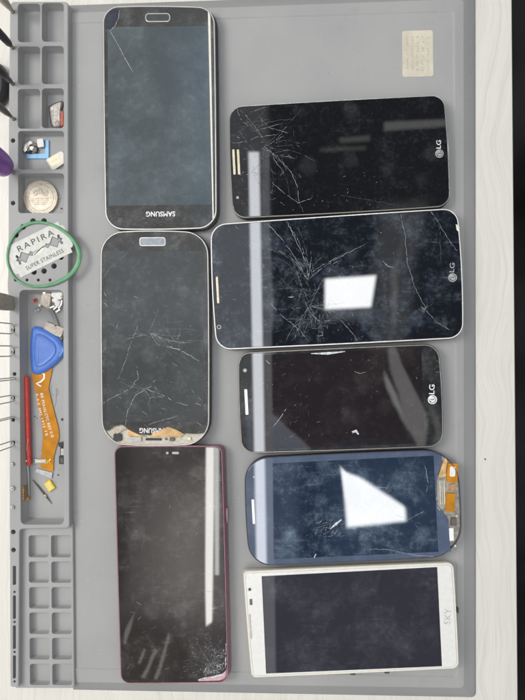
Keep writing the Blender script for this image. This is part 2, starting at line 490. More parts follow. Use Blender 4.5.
cut(tray, c.build('cut_tool', loc=(mo.x, mo.y, 0)))

b = MB()
bo = ccw(rounded([P2(x, y, ZB) for x, y in [(15, 688.2), (74.5, 688.2), (73, 524), (15, 524)]], [1, 2, .5, .5], 5))
b.loft([[(x, y, .03) for x, y in inset(bo, -.8)], [(x, y, ZB - .6) for x, y in inset(bo, -.1)], [(x, y, ZB) for x, y in inset(bo, .4)]], M['mat'])
blk = b.build('compartment_block', mat)
cs = []
for i, (y0, y1) in enumerate(((535.5, 557.3), (561.7, 582.7), (587.3, 608.5), (612.6, 634), (638, 659.5), (664, 685))):
    s = i * .25
    cs.append((rect(28.8 + s, y0, 48.6 + s, y1), 1.6, ZB, 1.9, .25)); cs.append((rect(51.2 + s, y0, 71 + s, y1), 1.6, ZB, 1.9, .25))
cut(blk, cutter(cs).build('cut_tool', loc=(mo.x, mo.y, 0)))

b = MB()
so = rounded([P2(x, y, ZS) for x, y in [(402.5, 77.2), (433.4, 76.6), (433, 30.2), (402, 31)]], 1.6, 5)
b.prism(so, ZS - .3, ZS + .25, M['sticker'], .12)
sr = random.Random(3)
for col in range(5):
    x = 407 + col * 5.2
    y = 36.0 + sr.random() * 3
    while y < 71:
        for k in range(3):          # illegible little strokes in columns
            cx, cy = P2(x + sr.uniform(-1, 1), y + sr.uniform(-1, 1), ZS)
            b.ribbon([(cx - .35, cy), (cx + .35, cy + sr.uniform(-.3, .3))] if k % 2 else [(cx, cy - .4), (cx + .1, cy + .4)], [.34, .26], ZS + .26, M['sticker_ink'])
        y += sr.choice((2.6, 2.9, 3.1, 5.5))
b.build('sticker', mat)

# ------------------------------------------------------------------ cracks
CUR = None
def inside(q, o):
    c = False; j = len(o) - 1
    for i in range(len(o)):
        if (o[i][1] > q[1]) != (o[j][1] > q[1]) and q[0] < (o[j][0] - o[i][0]) * (q[1] - o[i][1]) / (o[j][1] - o[i][1]) + o[i][0]: c = not c
        j = i
    return c

def crack(mb, px, w, z, mat='crack', jit=.5, gap=.2, seed=None, step=2.2):
    r = random.Random(seed if seed is not None else rnd.random())
    pts = []
    for i in range(len(px) - 1):
        a, c2 = Vector(px[i]), Vector(px[i + 1]); n = max(1, int((c2 - a).length / step))
        for j in range(n): pts.append(a.lerp(c2, j / n) + (Vector((r.uniform(-jit, jit), r.uniform(-jit, jit))) if (i or j) else Vector((0, 0))))
    pts.append(Vector(px[-1]))
    run = []; n = len(pts)
    def flush():
        if len(run) > 1: mb.ribbon([P2(q[0].x, q[0].y, z) for q in run], [q[1] for q in run], z, M[mat])
    for i, q in enumerate(pts):
        if CUR and not inside(P2(q.x, q.y, z), CUR): flush(); run = []; continue
        run.append((q, w * .52 * r.uniform(.3, 1.2) * (.35 if n > 3 and i in (0, n - 1) else 1)))
        if r.random() < gap: flush(); run = []
    flush()

def burst(mb, c, n, r0, r1, w, z, seed, rings=2, spread=(0, 360), mat='crack', gap=.25):
    r = random.Random(seed); angs = sorted(math.radians(r.uniform(*spread)) for _ in range(n)); ends = []
    for a in angs:
        L = r.uniform(r0, r1); bend = r.uniform(-.35, .35)
        p = [(c[0], c[1])]
        for k in range(1, 5):
            t = k / 4; aa = a + bend * t * t
            p.append((c[0] + math.cos(aa) * L * t, c[1] + math.sin(aa) * L * t))
        crack(mb, p, w * r.uniform(.4, 1), z, mat if r.random() < .38 else 'crack_dim', .3, gap * .6, r.random(), 1.8)
        ends.append((a, L))
    for q in range(rings):
        f = (q + 1) / (rings + 1)
        for i in range(n - 1):
            if r.random() < .65:
                a, L = ends[i]; a2, L2 = ends[i + 1]
                if a2 - a < 1.3: crack(mb, [(c[0] + math.cos(a) * L * f * .8, c[1] + math.sin(a) * L * f * .8), (c[0] + math.cos(a2) * L2 * f * .8, c[1] + math.sin(a2) * L2 * f * .8)], w * .6, z, 'crack_dim' if r.random() < .6 else mat, .25, .1, r.random())

def flecks(mb, box, n, z, seed, lmin=1, lmax=6, w=.16, ang=None, mat='crack'):
    r = random.Random(seed)
    for _ in range(n):
        x, y = r.uniform(box[0], box[2]), r.uniform(box[1], box[3]); a = r.uniform(0, math.pi) if ang is None else math.radians(ang + r.gauss(0, 22))
        L = r.uniform(lmin, lmax)
        crack(mb, [(x, y), (x + math.cos(a) * L, y + math.sin(a) * L)], w * r.uniform(.5, 1.2), z, mat if r.random() < .5 else 'crack_dim', .3, .1, r.random())

# ------------------------------------------------------------------ phones
ZP = 12.6
def clip_outline(o, keep, jag):
    """part of a closed outline where keep(p) holds, closed along the broken edge jag"""
    n = len(o); ks = [keep(p) for p in o]
    st = next(i for i in range(n) if ks[i] and not ks[i - 1])
    run = []
    for i in range(n):
        if not ks[(st + i) % n]: break
        run.append(o[(st + i) % n])
    if (Vector(run[-1]) - Vector(jag[0])).length > (Vector(run[-1]) - Vector(jag[-1])).length: jag = list(reversed(jag))
    return run + list(jag)

class Phone:
    def __init__(s, label, corners, radii, bows, frame, glassm, lip=.9, zt=ZP, group='smartphones laid out on the mat', cap=None, thick=8.0, glass_clip=None, name='smartphone', skew=None, gap=.06, back=None, out_back=.0):
        s.zt = zt
        # corners given bottom-left, bottom-right, top-right, top-left in the photo: counter-clockwise
        cs = [P2(x, y, zt) for x, y in corners]
        s.out = ccw(bowed(cs, radii, bows))
        cx = sum(p[0] for p in cs) / 4; cy = sum(p[1] for p in cs) / 4
        z0 = zt - thick
        s.root = thing(name, (cx, cy, z0), label, 'smartphone', group)
        b = MB(); o = s.out
        R = lambda d, z, sh=(0, 0): [(x + sh[0], y + sh[1], z) for x, y in inset(o, d)]
        sk = skew or (0, 0)
        if back:
            k = MB(); k.loft([R(1.6, z0, sk), R(.5, z0 + .6, sk), R(-out_back, z0 + 2.2, sk), R(-out_back, zt - 3.0, sk), R(.05, zt - 2.5), R(.6, zt - 2.45)], back); k.build('back_cover', s.root)
        b.loft([R(.5, zt - 4), R(.1, zt - 2.45)] if back else [R(1.8, z0, sk), R(.7, z0 + .7, sk), R(.1, z0 + 2.4, sk), R(0, zt - 2.2)], frame, top=False)
        b.loft([R(.1 if back else 0, zt - 2.45 if back else zt - 2.2), R(.02, zt - .7), R(.18, zt - .2), R(.45, zt),
                R(lip, zt - .02), R(lip + .05, zt - 1.5)], frame, bottom=False, topmat=cap or frame)
        s.body = b.build('body', s.root)
        s.gl = inset(o, lip + gap)
        if glass_clip: s.gl = clip_outline(s.gl, *glass_clip)
        global CUR; CUR = inset(s.gl, .25)
        g = MB(); g.prism(s.gl, zt - 1.45, zt + .12, glassm, .22)
        s.g = g; s.z = zt + .12
    def finish_glass(s): return s.g.build('front_glass', s.root)
    def sheet(s, name, px, m, r=.2, dz=.015, edge=None):
        b = MB(); b.sheet(rounded([P2(x, y, s.z) for x, y in px], r, 4), s.z + dz, m); return b.build(name, s.root)
    def pill(s, name, px, r, m, h=.15, inner=None, innerm=None):
        b = MB(); o = ccw(rounded([P2(x, y, s.z) for x, y in px], r, 6)); b.prism(o, s.z - .3, s.z + h, m, .08)
        if innerm: b.prism(inset(o, inner), s.z - .2, s.z + h + .03, innerm, .06)
        return b.build(name, s.root)
    def dot(s, name, px, py, r, m, ringm=None):
        b = MB(); c = P(px, py, s.z)
        if ringm: b.lathe((c.x, c.y), [(r * 1.5, s.z - .2), (r * 1.5, s.z + .04), (r * 1.4, s.z + .06)], ringm, 20)
        b.lathe((c.x, c.y), [(r, s.z - .2), (r, s.z + .07), (r * .8, s.z + .09)], m, 20); return b.build(name, s.root)
    def logo(s, txt, px, py, w, h, ang, m, bold=.02, spacing=1.0, name='maker_logo'):
        b = MB(); text_into(b, txt, P2(px, py, s.z), w * S_PX * .967, h * S_PX * .967, ang, s.z + .04, m, bold, spacing); return b
    def round_mark(s, b, px, py, rpx, m, m2):
        """round face emblem beside the letters, turned a quarter to the left"""
        c = P(px, py, s.z); r = rpx * S_PX * .967; z = s.z + .04
        n = 24; cir = lambda k: [(c.x + k * math.cos(2 * math.pi * i / n), c.y + k * math.sin(2 * math.pi * i / n)) for i in range(n)]
        b.sheet(cir(r), z, m)
        # turned: emblem up = photo left
        T = lambda u, v: (c.x - v * r, c.y + u * r)
        b.ribbon([T(.05, .45), T(.05, -.35), T(.32, -.35)], [r * .16] * 3, z + .02, m2)
        b.sheet([(T(-.4, .38)[0] + r * .13 * math.cos(a), T(-.4, .38)[1] + r * .13 * math.sin(a)) for a in [i * math.pi / 4 for i in range(8)]], z + .02, m2)
        arc = [T(.72 * math.cos(a), .72 * math.sin(a)) for a in [math.radians(80 + i * 14) for i in range(21)]]
        b.ribbon(arc, [r * .13] * len(arc), z + .02, m2)

# --- top phone of the left column: silver edge, grey screen, cracked corner
g1 = glass('bezel_brown_grey', (.030, .028, .024), .28, seed=1, specks=.4)
d1 = glass('screen_grey_green', (.050, .064, .070), .24, (.30, .36, .38), .05, seed=2, scale=.035, specks=.5, lo=.36, finger=.4, wipe=.3, cloud=.8)
p = Phone('silver edged smartphone with pale grey screen and one chipped top corner, upside down above another', [(105, 229.5), (217, 228), (214.8, 7), (102.3, 6.3)], [11.5, 11.5, 10.5, 10.5], [.9, .3, .9, .3], M['chrome'], g1, lip=1.0, back=M['hole'], out_back=.3, skew=(.7, 0))
crack(p.g, [(110, 31), (118, 45), (126, 60), (133, 72.5)], .32, p.z + .05, jit=.25, gap=.02, seed=2)
crack(p.g, [(119.5, 10), (118.5, 18), (115, 26), (110, 31)], .3, p.z + .05, jit=.2, gap=0.02, seed=3)
crack(p.g, [(110, 31), (107, 28)], .5, p.z + .05, seed=4)
flecks(p.g, (140, 214, 172, 225), 26, p.z + .05, 5, .6, 3, .14)
flecks(p.g, (110, 40, 205, 200), 16, p.z + .05, 6, .5, 1.6, .14)
p.finish_glass()
p.sheet('display', [(108.6, 205.8), (211.4, 204.4), (209, 26), (107.6, 27)], d1)
b = MB(); b.sheet([P2(x, y, p.z) for x, y in [(107, 29), (105.8, 20), (108, 13), (113, 9.6), (119, 9.2), (118, 18), (114.6, 25.5), (110, 30)]], p.z + .03, glass('bare_corner', (.012, .016, .03), .15, seed=9)); b.build('chipped_corner', p.root)
p.pill('home_button', [(145.4, 22.2), (170.4, 22), (170.2, 13.2), (145.2, 13.4)], 2.4, M['chrome'], .25, .55, glass('button_grey', (.05, .05, .048), .3, seed=4))
b = p.logo('SAMSUNG', 160.6, 214, 29.5, 5.2, 180, M['logo_white'], .025, 1.05); b.build('maker_logo', p.root)
p.dot('camera_lens', 120, 220, .8, M['black'], M['steel_dark'])
b = MB(); b.ribbon([P2(150, 222, p.z), P2(171, 221.6, p.z)], [1.2, 1.2], p.z + .03, M['hole']); b.build('earpiece', p.root)
b = MB()
# pale strip standing in for the bright reflection along the long edge
b.loft([[tuple(P(x, y, z)) for x, y in rounded([(212.6, 222), (213.8, 217), (210.4, 16), (207.9, 11)], 1.2, 4)] for z in (ZP - .5, ZP + .18)], M['cream']); b.build('side_glint', p.root)
b = MB(); k0, k1 = P(217.6, 162, 9), P(217.9, 196, 9); b.tube([k0, k1], .75, M['steel_dark'], 8); b.build('power_button', p.root)

# --- middle phone of the left column: shattered, bottom torn open
g2 = glass('bezel_grey', (.040, .039, .036), .35, seed=11, specks=.5)
d2 = glass('screen_dull_grey', (.050, .054, .056), .26, (.33, .35, .36), .06, seed=12, scale=.045, specks=.7, wipe=.7, cloud=.4)
jag = [(101, 432), (108, 431), (115, 426), (122, 424.5), (128, 428.5), (138, 434), (152, 435.5), (163, 433.5), (168, 427.5), (175, 429), (183, 433.4), (196, 434), (209, 433)]
jw = [P2(x, y, ZP) for x, y in jag]
def jy(x):
    for i in range(len(jw) - 1):
        if jw[i][0] <= x <= jw[i + 1][0]:
            t = (x - jw[i][0]) / (jw[i + 1][0] - jw[i][0]); return jw[i][1] * (1 - t) + jw[i + 1][1] * t
    return jw[0][1] if x < jw[0][0] else jw[-1][1]
p = Phone('shattered smartphone with torn open bottom edge showing orange adhesive, upside down', [(101.6, 444), (209.2, 444), (208.2, 232.6), (100.4, 232.6)], [15, 15, 14, 14], [1.6, .5, 1.6, .5], M['chrome'], g2, lip=.85, back=M['hole'], out_back=.15, skew=(.5, 0), cap=plain('chassis_cream', (.56, .52, .43), .45, 0, .15, .5, .3),
          glass_clip=(lambda q: q[1] > jy(q[0]) + .05, jw[1:-1]))
z = p.z + .05
burst(p.g, (150, 333), 13, 10, 50, .2, z, 21, 2, (-30, 80)); burst(p.g, (176, 342), 11, 8, 32, .2, z, 212, 2)
burst(p.g, (147, 335), 6, 8, 30, .22, z, 22, 1, (170, 300))
burst(p.g, (143, 389), 10, 8, 36, .2, z, 23, 2)
crack(p.g, [(101, 404), (115, 396), (130, 389), (138, 378), (137, 366)], .3, z, seed=24)
crack(p.g, [(125, 426), (128, 410), (135, 396), (146, 389), (152, 386)], .34, z, gap=.05, seed=25)
crack(p.g, [(146, 389), (160, 394), (176, 402), (190, 406)], .32, z, seed=26)
crack(p.g, [(166, 346), (180, 350), (192, 357), (201, 362)], .4, z, gap=.1, seed=27)
crack(p.g, [(118, 380), (126, 360), (130, 345), (138, 325)], .22, z, seed=28)
crack(p.g, [(128, 252), (120, 260), (110, 268), (102, 280)], .24, z, 'crack_dim', seed=29)
crack(p.g, [(148, 425), (162, 420), (170, 418), (178, 416)], .3, z, gap=.1, seed=30)
flecks(p.g, (105, 290, 200, 425), 60, z, 31, .8, 7, .22, 30)
flecks(p.g, (103, 290, 122, 350), 12, z, 32, 2, 9, .22, 70)
p.finish_glass()
p.sheet('display', [(107, 422), (203.6, 422), (202.6, 251), (105.6, 251)], d2)
p.pill('home_button', [(139.6, 246.2), (165.7, 246), (165.5, 237.2), (139.4, 237.4)], 1.6, M['chrome'], .25, .5, plain('button_blue_grey', (.30, .33, .37), .3))
b = p.logo('SAMSUNG', 153, 430.6, 27.5, 5.2, 180, M['logo_white'], .025, 1.05); b.build('maker_logo', p.root)
zc = ZP - 1.5
b = MB()
b.prism([P2(x, y, ZP) for x, y in [(127, 429), (133, 432), (140, 435), (146, 436.6), (128, 436.4)]], zc - .1, ZP - .05, M['adhesive'], .1)
b.prism([P2(x, y, ZP) for x, y in [(150, 436.4), (153, 433), (159, 431), (168, 426.8), (176, 429.6), (184.5, 434.2), (180, 437)]], zc - .1, ZP + .32, M['adhesive'], .1)
b.prism([P2(x, y, ZP) for x, y in [(113, 432), (117, 426.5), (123, 425.3), (127, 428.4), (122, 431), (117, 434)]], zc - .1, ZP - .1, M['beige'], .1)
b.build('adhesive_strip', p.root)
def comp(root, nm, cx, cy, w, h, m, z0, z1, ang=0, r=.3):
    b = MB(); b.box(P2(cx, cy, z1), w * S_PX * .967, h * S_PX * .967, z0, z1, m, math.radians(ang), r); return b.build(nm, root)
comp(p.root, 'camera_module', 117.5, 437.4, 8.5, 7.5, M['hole'], zc - .1, ZP - .2, 0, 1.0)
comp(p.root, 'charging_port', 135.5, 439.4, 11.5, 5, M['stiff'], zc - .1, ZP - .3)
comp(p.root, 'speaker_slot', 153.5, 439.4, 16, 2.2, M['hole'], zc - .1, ZP - .6)
comp(p.root, 'connector', 172, 439.4, 5, 3.6, M['steel_dark'], zc - .1, ZP - .4)
comp(p.root, 'screw_boss', 166, 439.2, 2.2, 2.2, M['steel_dark'], zc - .1, ZP - .5, 0, .6)
comp(p.root, 'connector', 189, 438.6, 4, 3, M['gold_pale'], zc - .1, ZP - .4)
b = MB(); b.tube([P(209.8, 376, 9), P(210, 398, 9)], .7, M['chrome'], 8); b.build('side_button', p.root)

# --- bottom phone of the left column: mauve frame, broken corner
g3 = glass('screen_smoky', (.024, .021, .020), .30, (.33, .31, .30), .04, seed=21, scale=.03, specks=.8, wipe=.9, cloud=.45)
jag3 = [(196, 682), (202, 677), (212, 676), (222, 673.5), (226.5, 669)]
jw3 = [P2(x, y, ZP) for x, y in jag3]
def keep3(q):
    a, c = Vector(jw3[0]), Vector(jw3[-1]); e = c - a; return (q[0] - a.x) * (-e.y) + (q[1] - a.y) * e.x > 0
p = Phone('mauve framed smartphone with bright strip along its smoky screen and shattered lower corner', [(120.4, 684), (228.6, 683), (222.4, 445.6), (113.6, 446)], [6, 6, 5, 5.5], [.2, .2, .2, .2], M['pink'], g3, lip=.8, cap=M['pink_light'], glass_clip=(keep3, jw3), skew=(1.2, 0))
z = p.z + .05
burst(p.g, (214, 668), 11, 6, 40, .18, z, 41, 3, (165, 285), mat='crack_dim'); burst(p.g, (222, 655), 9, 5, 24, .18, z, 411, 3, (90, 270), mat='crack_dim')
flecks(p.g, (205, 662, 224, 674), 150, z, 42, .6, 3.2, .42); flecks(p.g, (212, 648, 225, 664), 80, z, 423, .6, 3.0, .3); flecks(p.g, (188, 636, 225, 676), 110, z, 422, .6, 3.0, .18)
crack(p.g, [(225.5, 600), (226, 630), (225.6, 668)], .9, z, gap=.12, seed=43, jit=.35)
crack(p.g, [(198, 590), (210, 592), (222, 588)], .2, z, 'crack_dim', seed=44)
flecks(p.g, (125, 600, 200, 680), 40, z, 45, .6, 6, .18, -20)
flecks(p.g, (122, 470, 205, 600), 26, z, 46, .6, 3, .18)
p.finish_glass()
b = MB(); 
for x, w in ((156.5, 8), (167.3, 2.4), (175.5, 7)): b.box(P2(x, 453, p.z), w * .62, 1.5, p.z - .2, p.z + .05, M['stiff'] if w != 8 else M['hole'], 0, .5, .03)
b.build('earpiece', p.root)
b = MB()
b.prism([P2(x, y, ZP) for x, y in [(199, 681.6), (206, 677.6), (219, 676.4), (226, 671), (225.6, 677), (220, 681)]], ZP - 1.52, ZP - .3, M['pink_light'], .2)
b.build('exposed_corner', p.root)
b = MB(); b.prism([P2(x, y, ZP) for x, y in [(197, 679.5), (207, 677.2), (207.5, 678.8), (199, 680.8)]], ZP - .6, ZP + .1, M['crack'], .08)
b.prism([P2(x, y, ZP) for x, y in [(210, 677), (224, 673.4), (224, 675), (212, 678.4)]], ZP - .6, ZP + .1, M['crack'], .08); b.build('glass_shard', p.root)
b = MB(); b.tube([P(226.6, 508, 9), P(227, 522, 9)], .75, M['pink_light'], 8); b.build('power_button', p.root)

# --- right column, first: black phone with thin silver edge
g4 = glass('glass_black', (.004, .004, .0045), .13, (.30, .31, .33), .04, seed=31, scale=.06, specks=.5, lo=.5, finger=.6, wipe=.5, cloud=.3)
p = Phone('black smartphone with spread cracks round its gold earpiece, topmost of the sideways phones', [(233, 218.4), (450.4, 206.2), (444.2, 94.6), (229, 106.4)], [8.5, 8, 7.5, 8.5], [.6, .8, .4, .9], M['chrome'], g4, lip=.6, back=M['black'], out_back=.2, skew=(.4, 0))
z = p.z + .05
burst(p.g, (262, 148), 14, 14, 56, .18, z, 51, 3, (-70, 110)); burst(p.g, (248, 126), 10, 8, 30, .15, z, 52, 4, mat='crack_dim')
for k in range(11):
    kr = random.Random(700 + k); x0, y0 = kr.uniform(236, 262), kr.uniform(104, 135); a = kr.uniform(-.9, 1.5); L = kr.uniform(14, 40); bb = kr.uniform(-.5, .5)
    crack(p.g, [(x0 + math.cos(a + bb * q / 4) * L * q / 4, y0 + math.sin(a + bb * q / 4) * L * q / 4) for q in range(5)], .2, z, 'crack' if k % 3 == 0 else 'crack_dim', .4, .12, k); burst(p.g, (252, 172), 12, 8, 34, .14, z, 522, 3, mat='crack_dim')
crack(p.g, [(264, 146), (278, 158), (291, 172), (298, 188), (299, 203)], .26, z, gap=.08, seed=53)
crack(p.g, [(270, 150), (276, 162), (284, 172), (280, 176)], .24, z, gap=.05, seed=54)
crack(p.g, [(272, 182), (285, 194), (299, 203), (312, 198)], .26, z, gap=.1, seed=55)
crack(p.g, [(232, 143), (244, 142), (258, 137), (276, 135)], .28, z, seed=56)
crack(p.g, [(268, 127), (277, 130), (288, 133)], .22, z, seed=57)
crack(p.g, [(281, 155), (294, 158)], .24, z, seed=58)
crack(p.g, [(300, 204), (304, 215)], .2, z, 'crack_dim', seed=59)
crack(p.g, [(340, 195), (370, 200), (400, 206)], .16, z, 'crack_dim', seed=60)
flecks(p.g, (235, 105, 300, 214), 40, z, 61, .8, 6, .18); flecks(p.g, (310, 170, 380, 208), 24, z, 62, .6, 2.6, .26)
p.finish_glass()
b = MB()
for o in ((232.8, 0), (237.4, 0)): b.box(P2(o[0] + 1.2, 162, p.z), 1.5, 16, p.z - .3, p.z + .18, M['gold_pale'], math.radians(3), .4, .1)
b.build('earpiece', p.root)
p.dot('camera_lens', 237.6, 197.6, .8, M['stiff'], M['hole'])
p.dot('sensor', 237, 187, .4, M['hole'])
b = p.logo('LG', 438.6, 144.4, 8.2, 4.6, 88, M['logo_white'], .012); p.round_mark(b, 439.4, 153.6, 4.1, M['logo_grey'], M['black']); b.build('maker_logo', p.root)
b = MB(); b.tube([P(447.4, 130, 9.5), P(449, 160, 9.5)], .5, M['silver'], 8); b.build('side_rail', p.root)

# --- right column, second: big phone, white rim
g5 = glass('glass_blue_black', (.004, .0055, .009), .34, (.26, .32, .42), .04, seed=41, scale=.07, specks=.7, lo=.47, finger=.5, wipe=.8, cloud=.6)
p = Phone('biggest smartphone, thin white rim, starred cracks across a blue black screen', [(216.4, 350.2), (463.4, 338.2), (457.4, 207.6), (210.6, 224.2)], [9.5, 9, 9, 9.5], [.3, 1.4, .3, 1.2], M['white_frame'], g5, lip=.85, back=M['hole'], out_back=.1, skew=(.4, -.2))
z = p.z + .05
burst(p.g, (310, 306), 19, 14, 50, .2, z, 71, 4, gap=.2); burst(p.g, (320, 322), 12, 8, 30, .2, z, 711, 2); burst(p.g, (302, 288), 11, 8, 40, .18, z, 712, 3, mat='crack_dim')
burst(p.g, (308, 280), 13, 14, 62, .2, z, 72, 3, (190, 320), gap=.2)
crack(p.g, [(303, 270), (290, 250), (276, 232), (268, 224)], .28, z, gap=.06, seed=73)
crack(p.g, [(306, 262), (296, 240), (286, 220)], .28, z, gap=.06, seed=74)
crack(p.g, [(311, 270), (302, 248), (290, 226)], .22, z, seed=75)
crack(p.g, [(312, 272), (328, 262), (345, 254), (365, 244)], .26, z, gap=.06, seed=76)
crack(p.g, [(270, 303), (285, 318), (300, 330), (312, 346)], .24, z, gap=.06, seed=77)
crack(p.g, [(400, 212), (405, 235), (407, 262), (415, 288), (426, 309)], .24, z, gap=.05, seed=78)
crack(p.g, [(430, 210), (440, 225), (452, 245), (461, 254)], .24, z, gap=.1, seed=79)
crack(p.g, [(437, 210), (440, 232), (441, 262)], .2, z, 'crack_dim', seed=80)
burst(p.g, (425, 309), 11, 3, 11, .34, z, 81, 1, gap=.05)
crack(p.g, [(426, 310), (436, 322), (450, 330)], .26, z, gap=.1, seed=82)
crack(p.g, [(383, 261), (388, 266), (394, 268)], .6, z, gap=.05, seed=83)
crack(p.g, [(288, 297), (294, 296.6)], .6, z, gap=0, seed=84)
crack(p.g, [(340, 320), (352, 332), (360, 345)], .24, z, seed=86)
flecks(p.g, (215, 225, 300, 345), 40, z, 85, .6, 5, .18); flecks(p.g, (295, 260, 340, 340), 80, z, 87, 1, 8, .2); flecks(p.g, (340, 215, 400, 340), 30, z, 88, .6, 3, .2)
p.finish_glass()
b = MB(); b.box(P2(217.6, 290, p.z), 1.4, 17, p.z - .3, p.z + .1, M['gold_pale'], math.radians(3), .4, .1); b.build('earpiece', p.root)
p.dot('camera_lens', 219, 327, .9, M['black'], M['stiff'])
b = p.logo('LG', 452, 267.6, 9.2, 4.6, 87, M['logo_grey'], .01); p.round_mark(b, 452.6, 277.6, 4.3, M['logo_grey'], M['black']); b.build('maker_logo', p.root)
b = MB(); b.prism([P2(x, y, ZP) for x, y in [(455.6, 224), (459.2, 226), (459.6, 233), (456.6, 230)]], ZP - .5, ZP + .16, M['cream'], .1); b.build('chipped_rim', p.root)

# --- right column, third: black phone with grey bezel
g6 = glass('bezel_dark', (.016, .016, .017), .22, (.35, .36, .37), .045, seed=51, scale=.06, specks=.6)
d6 = glass('screen_plum_black', (.014, .0105, .0115), .16, (.28, .22, .22), .04, seed=52, scale=.03, specks=1.0, lo=.46, wipe=.6, cloud=.5)
p = Phone('plum black smartphone with scratched screen, between the biggest phone and the blue one', [(241.4, 453.6), (443.4, 446.8), (438.6, 343.6), (238, 352.6)], [8, 9, 9, 7.5], [.4, 1.1, .3, .9], M['bronze'], g6, lip=.8, back=M['black'], out_back=.2, skew=(.5, 0))
z = p.z + .05
flecks(p.g, (255, 362, 320, 440), 60, z, 91, .5, 5, .17, -50)
crack(p.g, [(273, 427), (280, 418), (286, 409)], .5, z, gap=.05, seed=92, jit=.2)
flecks(p.g, (330, 355, 425, 440), 24, z, 93, .5, 3, .22); flecks(p.g, (432, 355, 441, 400), 16, z, 94, .6, 3.5, .3)
crack(p.g, [(266, 360), (270, 364)], 1.2, z, 'crack_dim', gap=0, seed=96)
p.g.ribbon([P2(x, y, z) for x, y in [(352, 432), (356, 431), (358.6, 434.4)]], [.8, 2.0, .7], z, M['crack'])
p.g.ribbon([P2(x, y, z) for x, y in [(311, 353.6), (328, 353.4), (345, 351.5)]], [.4, 1.6, .4], z, M['crack'])
crack(p.g, [(354, 371), (360, 374), (366, 372)], .4, z, gap=.05, seed=95)
p.finish_glass()
p.sheet('display', [(252.6, 449.6), (424.4, 443.4), (421.4, 347.6), (251.6, 355.6)], d6)
b = MB(); b.box(P2(246.4, 402, p.z), 1.9, 16.2, p.z - .3, p.z + .16, M['chrome'], math.radians(3), .5, .1); b.build('earpiece', p.root)
p.dot('camera_lens', 245, 370.4, 1.1, M['stiff'], M['hole']); p.dot('sensor', 245.4, 380, .5, M['hole'])
b = p.logo('LG', 431.8, 389.4, 9.6, 5.4, 88, M['logo_white'], .018); p.round_mark(b, 432.4, 399.6, 4.5, M['logo_white'], M['black']); b.build('maker_logo', p.root)

# --- right column, fourth: blue phone, chin torn open
g7 = glass('glass_slate_blue', (.070, .094, .145), .22, (.34, .40, .50), .05, seed=61, scale=.05, specks=.6)
d7 = glass('screen_deep_blue', (.008, .018, .038), .46, (.28, .37, .47), .04, seed=62, scale=.05, specks=.9, lo=.45, finger=.5, wipe=.9, cloud=.6)
jag7 = [(447, 448), (442, 462), (437, 478), (436.4, 490), (437.4, 506), (443, 512), (448.4, 519), (449.6, 540), (451, 552), (449, 558)]
jw7 = [P2(x, y, ZP) for x, y in jag7]
def jx(y):
    for i in range(len(jw7) - 1):
        if jw7[i][1] >= y >= jw7[i + 1][1]:
            t = (y - jw7[i][1]) / (jw7[i + 1][1] - jw7[i][1]); return jw7[i][0] * (1 - t) + jw7[i + 1][0] * t
    return jw7[0][0] if y > jw7[0][1] else jw7[-1][0]
p = Phone('blue smartphone with its end torn open over orange flex tape, above the white one', [(250, 566.6), (461.6, 556.6), (457, 448.6), (245, 458)], [14, 19, 21, 14], [.4, 1.2, .4, 1.4], M['blue_frame'], g7, lip=.75, cap=M['shield'], glass_clip=(lambda q: q[0] < jx(q[1]) - .05, jw7[1:-1]))
z = p.z + .05
flecks(p.g, (280, 470, 345, 540), 50, z, 101, .5, 3.5, .18, mat='crack_dim'); flecks(p.g, (312, 522, 342, 537), 44, z, 102, 1, 6, .24, -35)
crack(p.g, [(368, 549), (390, 550), (420, 556), (447, 556)], .3, z, gap=.05, seed=103)
crack(p.g, [(404, 522), (415, 516), (424, 511)], .24, z, seed=104)
crack(p.g, [(395, 515), (412, 520), (420, 532), (424, 540)], .22, z, 'crack_dim', seed=105)
crack(p.g, [(437, 507), (444, 513), (449, 520)], .6, z, gap=0, seed=106)
crack(p.g, [(437, 480), (436.6, 500)], .5, z, gap=.05, seed=107)
crack(p.g, [(425, 465), (428, 480), (426, 495)], .24, z, seed=108)
p.g.ribbon([P2(x, y, z) for x, y in [(330, 529), (336, 524), (341.5, 519.6)]], [.4, 1.6, .4], z, M['crack'])
p.g.ribbon([P2(x, y, z) for x, y in [(314, 558), (316, 554)]], [.4, .6], z, M['crack'])
p.finish_glass()
p.sheet('display', [(273.6, 559.4), (438.4, 551.8), (433.6, 455.6), (272.6, 463.4)], d7)
b = MB(); b.box(P2(253.4, 511.6, p.z), 1.7, 15.6, p.z - .3, p.z + .16, M['white'], math.radians(3), .5, .1); b.build('earpiece', p.root)
p.dot('sensor', 254, 477, .7, M['stiff'])
zc = ZP - 1.5
comp(p.root, 'flex_tape', 452.6, 473, 10.5, 18.5, M['orange'], zc - .1, ZP - .2, -2)
comp(p.root, 'contact_pad', 452.6, 471.6, 5.5, 10, M['paper'], zc, ZP - .05, -2, .8)
comp(p.root, 'flex_tape', 450.6, 502.5, 8.5, 18, M['orange'], zc - .1, ZP - .3, -3)
comp(p.root, 'connector', 452.8, 487, 6, 5.4, M['copper'], zc - .1, ZP - .3, 10)
comp(p.root, 'connector', 454, 522, 5.5, 8, M['steel_dark'], zc - .1, ZP - .3)
comp(p.root, 'contact_pad', 451.4, 534.5, 4.6, 12.5, M['white'], zc - .1, ZP - .1, 2)
comp(p.root, 'screw_boss', 456.8, 516, 2.4, 2.4, M['steel'], zc - .1, ZP - .2, 0, .7)
comp(p.root, 'screw_boss', 455.4, 546, 2.4, 2.4, M['steel'], zc - .1, ZP - .2, 0, .7)
b = MB(); b.prism([P2(x, y, ZP) for x, y in [(446, 457), (447.6, 462), (446, 470), (446.2, 476), (441, 478), (438.6, 476), (442.6, 464)]], zc - .1, ZP - .25, M['adhesive'], .1)
